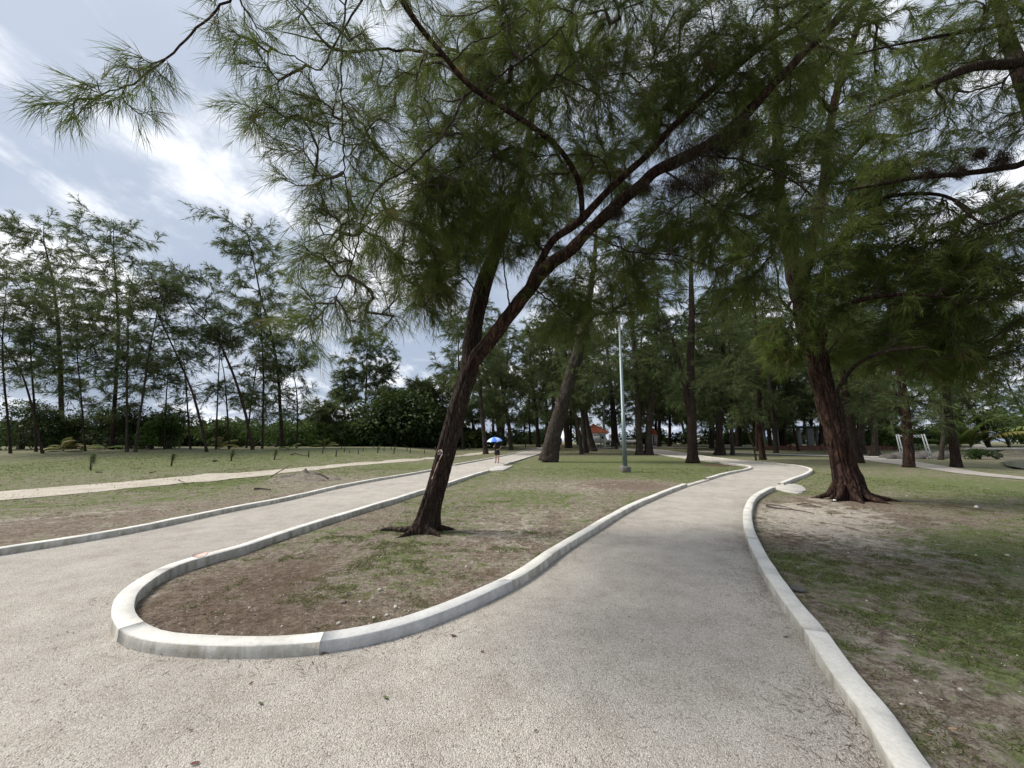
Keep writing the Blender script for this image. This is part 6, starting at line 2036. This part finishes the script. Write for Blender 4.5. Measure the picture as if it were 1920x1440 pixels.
for k in range(8):
    a0, a1 = k * math.pi / 4 + .3, (k + 1) * math.pi / 4 + .3
    V, F = [], []
    for i_ in range(7):
        t_ = i_ / 6
        for j_ in range(5):
            f = j_ / 4
            p0, p1 = dome(a0, t_), dome(a1, t_)
            p = p0 * (1 - f) + p1 * f
            q = dome(a0 + (a1 - a0) * f, t_)
            p = p * .6 + q * .4 + axis_ * .035 * t_ ** 3 * (4 * f * (1 - f)) * 1.0
            V.append(p)
    for i_ in range(6):
        for j_ in range(4):
            b = i_ * 5 + j_
            F.append((b, b + 1, b + 6, b + 5))
    mb = MB().add(np.array(V), np.array(F))
    o = mb.build('canopy_panel', M['umb_blue'] if k % 2 else M['umb_pale'], um)
    P = np.array([dome(a0, t_) - axis_ * .006 for t_ in np.linspace(0, 1.02, 7)])
    MB().tube(P, .004, 5).build('rib', M['galv'], um)
MB().tube([top - axis_ * .005, top + axis_ * .06], [.02, .008], 8).build('cap', M['umb_blue'], um)

p2 = on(1051, 841)
person(p2, 2.6, 'person in dark clothes half hidden by the stout gnarled trunk', M['black_cloth'], M['black_cloth'])
p3 = at_y(1334, 78)
person(p3, .3, 'person in a pink top far off beside the broad flared casuarina', M['pink_cloth'], M['white_cloth'])

# ---- cloth strip tied round the island tree
def cloth_tie():
    Y0 = gp(796, 995)[1] - .26
    c = pt(826, 848, Y0)
    root = empty('cloth_tie', c, 'pale pink cloth strip knotted on the leaning island trunk, its long end hanging down', 'cloth strip')
    P = catmull(np.array([pt(829, 852, Y0) - c, pt(822, 866, Y0 - .02) - c, pt(815, 884, Y0 - .02) - c, pt(810, 898, Y0) - c]), .04)
    def strip(P, w, name, mat):
        n = len(P); V = []
        for k, p in enumerate(P):
            a = k * .5
            V += [p + np.array((math.cos(a) * w, -.012 + math.sin(a) * .006, 0)), p - np.array((math.cos(a) * w, .004, 0)), p - np.array((math.cos(a) * w, -.006, 0)), p + np.array((math.cos(a) * w, 0, 0))]
        V = np.array(V); i = np.arange(n - 1)[:, None] * 4; k = np.arange(4)[None]
        F = np.stack([i + k, i + (k + 1) % 4, i + 4 + (k + 1) % 4, i + 4 + k], -1).reshape(-1, 4)
        MB().add(V, F).build(name, mat, root)
    strip(P, .010, 'hanging_end', M['pale_pink_cloth'])
    for sx, mt in ((-1, M['pale_pink_cloth']), (1, M['white_cloth'])):
        L_ = catmull(np.array([(0, -.01, .03), (sx * .015, -.03, .05), (sx * .038, -.03, .0), (sx * .036, -.02, -.045), (sx * .016, -.02, -.03), (sx * .006, -.01, .02)]), .012)
        strip(L_, .009, 'loop', mt)
    MB().tube([(-.012, -.02, .035), (.012, -.02, .035)], .014, 8).build('knot', M['pale_pink_cloth'], root)


cloth_tie()

# pink spray mark on the kerb top
mk = [gp(u, v, KZ + .012) for u, v in ((360, 1040), (374, 1037.5), (388, 1034), (390, 1036), (384, 1042), (372, 1045), (362, 1044))]
mk = np.array(mk); n_ = len(mk)
V = np.vstack([mk, mk - (0, 0, .03)])
F3 = np.array([(0, k, k + 1) for k in range(1, n_ - 1)])
F4 = np.array([(k, (k + 1) % n_, n_ + (k + 1) % n_, n_ + k) for k in range(n_)])
link('paint_mark', mesh_np('paint_mark', V, [F3, F4], M['pink_paint'], False), kisl)

# ---- small things lying about
def stick(px, r, label, mat='twig', group=None, z=.02, name='fallen_stick'):
    P = catmull(np.array([on(u, v) + (0, 0, z + zz) for u, v, zz in px]), .08)
    c = P[0].copy()
    V, F = bark_tube(P - c, taper(P, r, r * .4), 7, amp=.1)
    o = MB().add(V, F).build(name, M[mat])
    o.location = tuple(c)
    return setp(o, label, 'stick', group)


stick([(1437, 951, .02), (1455, 954, .01), (1480, 957, .02), (1505, 960, .015), (1527, 963, 0)], .020, 'longest dark fallen branch lying on the sand before the thick old tree')
stick([(1437, 950, .04), (1465, 952, .03), (1490, 957, .01)], .012, 'thin fallen branch lying against the longest dark one')
stick([(1495, 948, .01), (1512, 947, .03), (1535, 950.5, .0)], .013, 'short curved branch just above the longest dark one on the sand')
stick([(476, 918.5, .02), (490, 918, .02), (508, 919, .01)], .035, 'short dark log lying on the left lawn near the soil heap')
stick([(334, 901, .02), (344, 906, .04), (352, 910, .0)], .014, 'thin stick poking out beside the sandy track')
stick([(281, 887, .02), (292, 885, .03)], .03, 'small dark log on the lawn above the sandy track')
stick([(180, 886, .02), (192, 886, .02)], .035, 'stub of dark wood at the foot of the nearest stake')
stick([(400, 866, .05), (408, 864.5, .05)], .07, 'dark stump lump on the lawn left of the forked stake')
stick([(545, 853.5, .06), (556, 852, .10), (570, 854.5, .05), (578, 854, .02)], .07, 'scrap of grey brushwood on the lawn left of the thick dark stake', 'dry_wood')
stick([(573, 1185.5, .16), (583, 1182, .165), (590, 1183, .16)], .004, 'tiny twig resting on the front of the island kerb top')
stick([(285, 1182, .01), (297, 1174, .02), (305, 1168, .01)], .006, 'dry twig just inside the tip of the island kerb')
stick([(396, 1183, .01), (412, 1174, .02), (420, 1169, .01)], .006, 'straw-coloured twig inside the island kerb, right of the tip', 'dry_wood')
stick([(548, 1417, .0), (575, 1420, .012), (600, 1424, .01), (613, 1431, .0)], .0045, 'curved dark twig on the gravel at the bottom of the view')
stick([(287, 1410, .0), (293, 1398, .006), (298, 1386, .0)], .0035, 'short dark twig on the gravel left of the curved one')
stick([(983, 1306, .0), (1000, 1309, .005), (1015, 1311, .0)], .0025, 'fine twig on the gravel right of the green leaf')
stick([(1500, 1242, .0), (1512, 1243.5, .01), (1523, 1244, .0)], .006, 'dark twig on the gravel close to the right kerb')
stick([(1556, 1327, .0), (1566, 1326, .01), (1577, 1325, .0)], .009, 'reddish brown twig on the gravel at the foot of the right kerb', 'bark_red')
stick([(1390, 1060, .0), (1405, 1063, .01), (1420, 1067, .0)], .005, 'thin twig lying on the gravel at the bend of the right kerb')


def leaf(u, v, r, label, mat, group=None, curl=.35, z=.012):
    p = on(u, v); p[2] = max(p[2], 0.006) + z * .4
    n = 7
    V, F = [], []
    for i_ in range(n):
        t_ = i_ / (n - 1)
        w = math.sin(math.pi * min(1, t_ * .96 + .02)) ** .75 * .42 * r
        x = (t_ - .5) * 2 * r
        zc = curl * r * (t_ - .4) ** 2
        V += [(x, -w, zc + curl * w * .6), (x, 0, zc), (x, w, zc + curl * w * .5)]
    V = np.array(V); V = np.vstack([V, V + (0, 0, .0012)])
    m_ = 3 * n
    for i_ in range(n - 1):
        for j_ in range(2):
            b = i_ * 3 + j_
            F += [(b, b + 3, b + 4, b + 1), (m_ + b, m_ + b + 1, m_ + b + 4, m_ + b + 3)]
    o = link('fallen_leaf', mesh_np('fallen_leaf', V, [np.array(F)], M[mat], True))
    o.location = tuple(p + (0, 0, .003)); o.rotation_euler = (rng.uniform(-.3, .3), rng.uniform(-.3, .3), rng.uniform(0, 6.28))
    return setp(o, label, 'leaf', group)


for u, v, r, lab, mt in [(489, 1323, .020, 'olive green leaf on the gravel below the island kerb', 'leaf_green'), (723, 1312, .021, 'bright green leaf on the gravel right of the olive one', 'leaf_green'), (471, 1285, .016, 'dark red leaf on the gravel just above the olive one', 'leaf_red'),
                         (304, 1229, .022, 'dark red curled leaf on the gravel at the foot of the island kerb', 'leaf_red'), (606, 1228, .028, 'largest brown curled leaf on the gravel under the grey kerb length', 'leaf_brown'), (622, 1223, .022, 'olive leaf touching the largest curled brown one', 'leaf_green'),
                         (586, 1247, .014, 'dark brown scrap of leaf below the largest curled one', 'leaf_brown'), (126, 1187, .016, 'black scrap of leaf on the gravel left of the island tip', 'rubber'), (850, 1195, .030, 'tan and brown leaf on the gravel under the right side of the island kerb', 'leaf_brown'),
                         (905, 1225, .018, 'small brown leaf on the gravel, alone in the middle of the right path', 'leaf_brown'), (365, 1437, .02, 'purple-brown leaf at the bottom edge of the gravel', 'leaf_red'), (1475, 1197, .022, 'reddish scrap of leaf on the gravel by the right kerb', 'leaf_red'),
                         (1787, 1372, .022, 'orange-tan leaf on the right lawn near the bottom corner', 'leaf_tan'), (1742, 1384, .015, 'small tan leaf left of the orange-tan one on the right lawn', 'leaf_tan'), (1768, 1225, .018, 'tan leaf beside the bright grass patch on the right lawn', 'leaf_tan'),
                         (357, 1374, .012, 'tiny dark crumb of leaf on the gravel at lower left', 'leaf_brown'), (1045, 955, .02, 'dark leaf on the sandy part of the island', 'leaf_brown'), (1180, 1160, .013, 'tiny dark leaf in the middle of the right path', 'leaf_brown'), (1005, 1375, .014, 'tiny brown leaf low on the right path', 'leaf_brown')]:
    leaf(u, v, r, lab, mt)
# stones on the island soil
big_st = [(712, 1106, .032, 'whitest limestone chip on the island soil, alone above the others'), (742, 1137, .029, 'white limestone chip of the pair nearest the grey kerb length'), (725, 1152, .025, 'rounded white chip just inside the grey kerb length'), (701, 1157, .023, 'white chip left of the rounded one inside the grey kerb length'),
          (675, 1128, .020, 'small white chip between the pale wood flake and the pair'), (635, 1168, .024, 'white chip close inside the front of the island kerb'), (875, 1061, .022, 'small white chip below the island tree, right side'), (953, 1016, .022, 'small white chip near the right arm of the island kerb')]
for u, v, r, lab in big_st:
    rock(on(u, v) + (0, 0, r * .25), r, lab, .7, 'limestone_chip', 'lime', 'stone', None, 1)
for k in range(26):
    u, v = rng.uniform(280, 900), rng.uniform(1040, 1175)
    if gp(u, v)[0] < gp(300, 1100)[0] + .1 and v > 1120: continue
    rock(on(u, v) + (0, 0, .004), rng.uniform(.009, .018), 'little pale stone chip scattered on the brown island soil', .7, 'stone_chip', 'lime' if k % 2 else 'rock', 'stone', 'little stone chips on the island soil', 1)
rock(on(642, 1128) + (0, 0, .006), .05, 'pale flat flake lying left of the white chips on the island', .18, 'wood_flake', 'dry_wood', 'flake', None, 1)
rock(on(1497, 1106) + (0, 0, .02), .10, 'flat grey stone lying just outside the right kerb', .3, 'flat_stone', 'rock', 'stone', None, 2)
rock(gp(1565, 939.5) + (0, 0, .02), .05, 'crumpled white wrapper at the foot of the thick old tree', .6, 'crumpled_wrapper', 'white_cloth', 'litter', None, 2)
rock(on(1831, 951) + (0, 0, .02), .05, 'white scrap on the shaded grass right of the thick old tree', .7, 'paper_scrap', 'white_cloth', 'litter', None, 2)
for u, v, r in [(1717, 1274, .016), (1726, 1296, .012), (1690, 1316, .014), (1830, 1040, .02), (1888, 1040, .03), (1700, 930, .03), (1680, 932, .02), (1590, 1035, .018), (1625, 1125, .02), (1800, 1290, .016)]:
    rock(on(u, v) + (0, 0, r * .2), r, 'small pale stone chip lying on the right lawn', .6, 'stone_chip', 'lime', 'stone', 'pale stone chips on the right lawn', 1)

# ---- grass blades, fallen needles, loose gravel: what nobody could count
def scatter_ground(n, x0, x1, y0, y1, want, pw=1.0):
    P2 = np.c_[rng.uniform(x0, x1, n), y0 + (y1 - y0) * rng.uniform(0, 1, n) ** pw]
    P2 = P2[~near_path(P2, .16)]
    return P2


P2 = np.vstack([scatter_ground(60000, -34, -7, 7, 34, 0, 1.0), scatter_ground(190000, -7, 9, 2.0, 11, 0, 1.2), scatter_ground(110000, -16, 16, 8, 24, 0, 1.0), scatter_ground(110000, 1.6, 6.5, 1.9, 6.0, 0, 1.0), scatter_ground(90000, -3.2, 1.2, 3.3, 7.5, 0, 1.0)])
zz, gg, _ = ground_z(P2)
nz = vnoise(np.c_[P2 * 2.6, np.zeros(len(P2))]) * .45 + vnoise(np.c_[P2 * 8.0, np.ones(len(P2))]) * .55
k = (gg + (nz - .5) * 1.6) > rng.uniform(.42, .85, len(P2))
P2, zz, gg = P2[k], zz[k], gg[k]
n = len(P2)
dist = np.linalg.norm(P2, axis=1)
S = np.c_[P2, zz - .004]
D = unit(np.c_[rng.normal(size=(n, 2)) * .9, rng.uniform(.35, 1.1, n)])
V_, F_, T_ = needles(S, D, rng.uniform(.025, .070, n) * (1 + .03 * dist), .0048 + .0008 * dist, .35, 1, np.clip(rng.uniform(0, .75, n) + .25 * (nz[k]), 0, 1))
o = link('grass', mesh_np('grass', V_, [F_], M['grass'], True, attrs={'tint': T_})); o['kind'] = 'stuff'

M['litter'] = needle_mat('fallen_needles', (0.045, 0.032, 0.024), (0.14, 0.105, 0.075), (0.22, 0.17, 0.12), .85, .05)
def flat_needles(P2, z, Lr, w):
    n = len(P2)
    a = rng.uniform(0, 6.28, n)
    D = np.c_[np.cos(a), np.sin(a), rng.uniform(-.02, .10, n)]
    L = rng.uniform(*Lr, n)[:, None]
    sd = np.c_[-np.sin(a), np.cos(a), np.zeros(n)] * (w / 2) * rng.uniform(.6, 1.2, n)[:, None]
    S = np.c_[P2, z]
    bend = sd / (np.linalg.norm(sd, axis=1, keepdims=True)) * L * rng.uniform(-.09, .09, n)[:, None]
    mid = S + D * L * .5 + bend
    tip = S + D * L
    V = np.stack([S - sd, S + sd, mid - sd, mid + sd, tip], 1).reshape(-1, 3)
    b = np.arange(n)[:, None] * 5
    return V, np.concatenate([b + (0, 1, 3), b + (0, 3, 2), b + (2, 3, 4)])


q = np.c_[rng.uniform(-5, 5, 16000), 1.8 + 9 * rng.uniform(0, 1, 16000) ** 1.5]
q = q[inside(poly, q)]
# more of it drifts to the right, under the crowns
q = q[rng.uniform(0, 1, len(q)) < np.clip(.22 + .12 * q[:, 0], .12, .5)]
V1, F1 = flat_needles(q, np.full(len(q), .010), (.02, .08), .0020)
q2 = np.c_[rng.uniform(-6, 12, 60000), 2 + 11 * rng.uniform(0, 1, 60000) ** 1.3]
q2 = q2[~near_path(q2, .14)]
z2, _, l2 = ground_z(q2)
kk = rng.uniform(0, 1, len(q2)) < .35 + .6 * l2
V2, F2 = flat_needles(q2[kk], z2[kk] + .006, (.04, .13), .0034)
# swept against the feet of the kerbs
def drift(Lk, side, n, wd):
    P_ = catmull(Lk, .1); T_ = unit(np.gradient(P_, axis=0)); N_ = np.c_[-T_[:, 1], T_[:, 0]]
    i_ = rng.integers(0, len(P_), n)
    den = vnoise(np.c_[P_[i_] * 1.6, np.full(n, 5.)])
    i_ = i_[den > rng.uniform(.3, .75, n)]
    return P_[i_] + N_[i_] * side * (.10 + wd * rng.uniform(0, 1, len(i_))[:, None] ** 2.2) + rng.normal(size=(len(i_), 2)) * .04
near_C = kC1[:-2]
q3 = np.vstack([drift(near_C, -1, 3600, .38), drift(near_C, 1, 5200, .45), drift(kB1, 1, 3600, .3), drift(kB1, -1, 3600, .3)])
onp = inside(poly, q3)
nk = ~near_path(q3, .0) | onp
V3, F3_ = flat_needles(q3, np.where(onp, .010, .004), (.025, .09), .0030)
V_ = np.vstack([V1, V2, V3]); F_ = np.vstack([F1, F2 + len(V1), F3_ + len(V1) + len(V2)])
o = link('fallen_needle_litter', mesh_np('fallen_needle_litter', V_, [F_], M['litter'], True, attrs={'tint': np.repeat(rng.uniform(0, 1, len(V_) // 5), 5)})); o['kind'] = 'stuff'

# crumbs of bark, seed cones and soil on the near ground
q = np.vstack([np.c_[rng.uniform(-3.4, 1.4, 9000), 3.3 + 5 * rng.uniform(0, 1, 9000) ** 1.3], np.c_[rng.uniform(1.7, 9, 9000), 1.9 + 9 * rng.uniform(0, 1, 9000) ** 1.3]])
q = q[~near_path(q, .12)]
zq, _, _ = ground_z(q)
n = len(q)
b8 = np.array([(1, 0, 0), (0, .8, .1), (-1, 0, 0), (0, -.7, -.1), (.1, .1, .6)])
an = rng.uniform(0, 6.28, n); rr_ = rng.uniform(.003, .011, n) ** 1.0
b = b8[None] * rng.uniform(.5, 1.3, (n, 5, 1)) * rr_[:, None, None]
Vx = b[..., 0] * np.cos(an)[:, None] - b[..., 1] * np.sin(an)[:, None]; Vy = b[..., 0] * np.sin(an)[:, None] + b[..., 1] * np.cos(an)[:, None]
Vv = np.stack([Vx + q[:, :1], Vy + q[:, 1:2], b[..., 2] + zq[:, None] + .003], -1).reshape(-1, 3)
f = np.array([(0, 1, 4), (1, 2, 4), (2, 3, 4), (3, 0, 4)])
Fv = (np.arange(n)[:, None, None] * 5 + f[None]).reshape(-1, 3)
M['crumbs'] = needle_mat('soil_crumbs', (0.040, 0.030, 0.023), (0.17, 0.135, 0.105), (0.46, 0.42, 0.36), .86, 0.0)
o = link('soil_crumbs', mesh_np('soil_crumbs', Vv, [Fv], M['crumbs'], False, attrs={'tint': np.repeat(rng.uniform(0, 1, n), 5)})); o['kind'] = 'stuff'

# loose chips on the near gravel
n = 15000
q = np.c_[rng.uniform(-5, 3.2, n), 1.7 + 4.2 * rng.uniform(0, 1, n) ** 1.6]
q = q[inside(poly, q) & ~inside(catmull(kB1, .2), q)]
n = len(q)
r = rng.uniform(.0028, .0068, n)[:, None, None]
base8 = np.array([(1, 0, 0), (0, 1, .1), (-1, 0, 0), (0, -1, -.1), (.1, .1, .8), (0, 0, -.3)])
ang = rng.uniform(0, 6.28, n)
ca, sa = np.cos(ang), np.sin(ang)
b = base8[None] * rng.uniform(.6, 1.25, (n, 6, 1)) * r
Vx = b[..., 0] * ca[:, None] - b[..., 1] * sa[:, None]; Vy = b[..., 0] * sa[:, None] + b[..., 1] * ca[:, None]
Vv = np.stack([Vx + q[:, :1], Vy + q[:, 1:2], b[..., 2] + .009], -1).reshape(-1, 3)
f = np.array([(0, 1, 4), (1, 2, 4), (2, 3, 4), (3, 0, 4)])
Fv = (np.arange(n)[:, None, None] * 6 + f[None]).reshape(-1, 3)
M['chips'] = needle_mat('loose_stone_chips', (0.26, 0.235, 0.205), (0.60, 0.57, 0.52), (0.20, 0.17, 0.14), .93, 0.0)
o = link('loose_gravel', mesh_np('loose_gravel', Vv, [Fv], M['chips'], False, attrs={'tint': np.repeat(rng.uniform(0, 1, n), 6)})); o['kind'] = 'stuff'
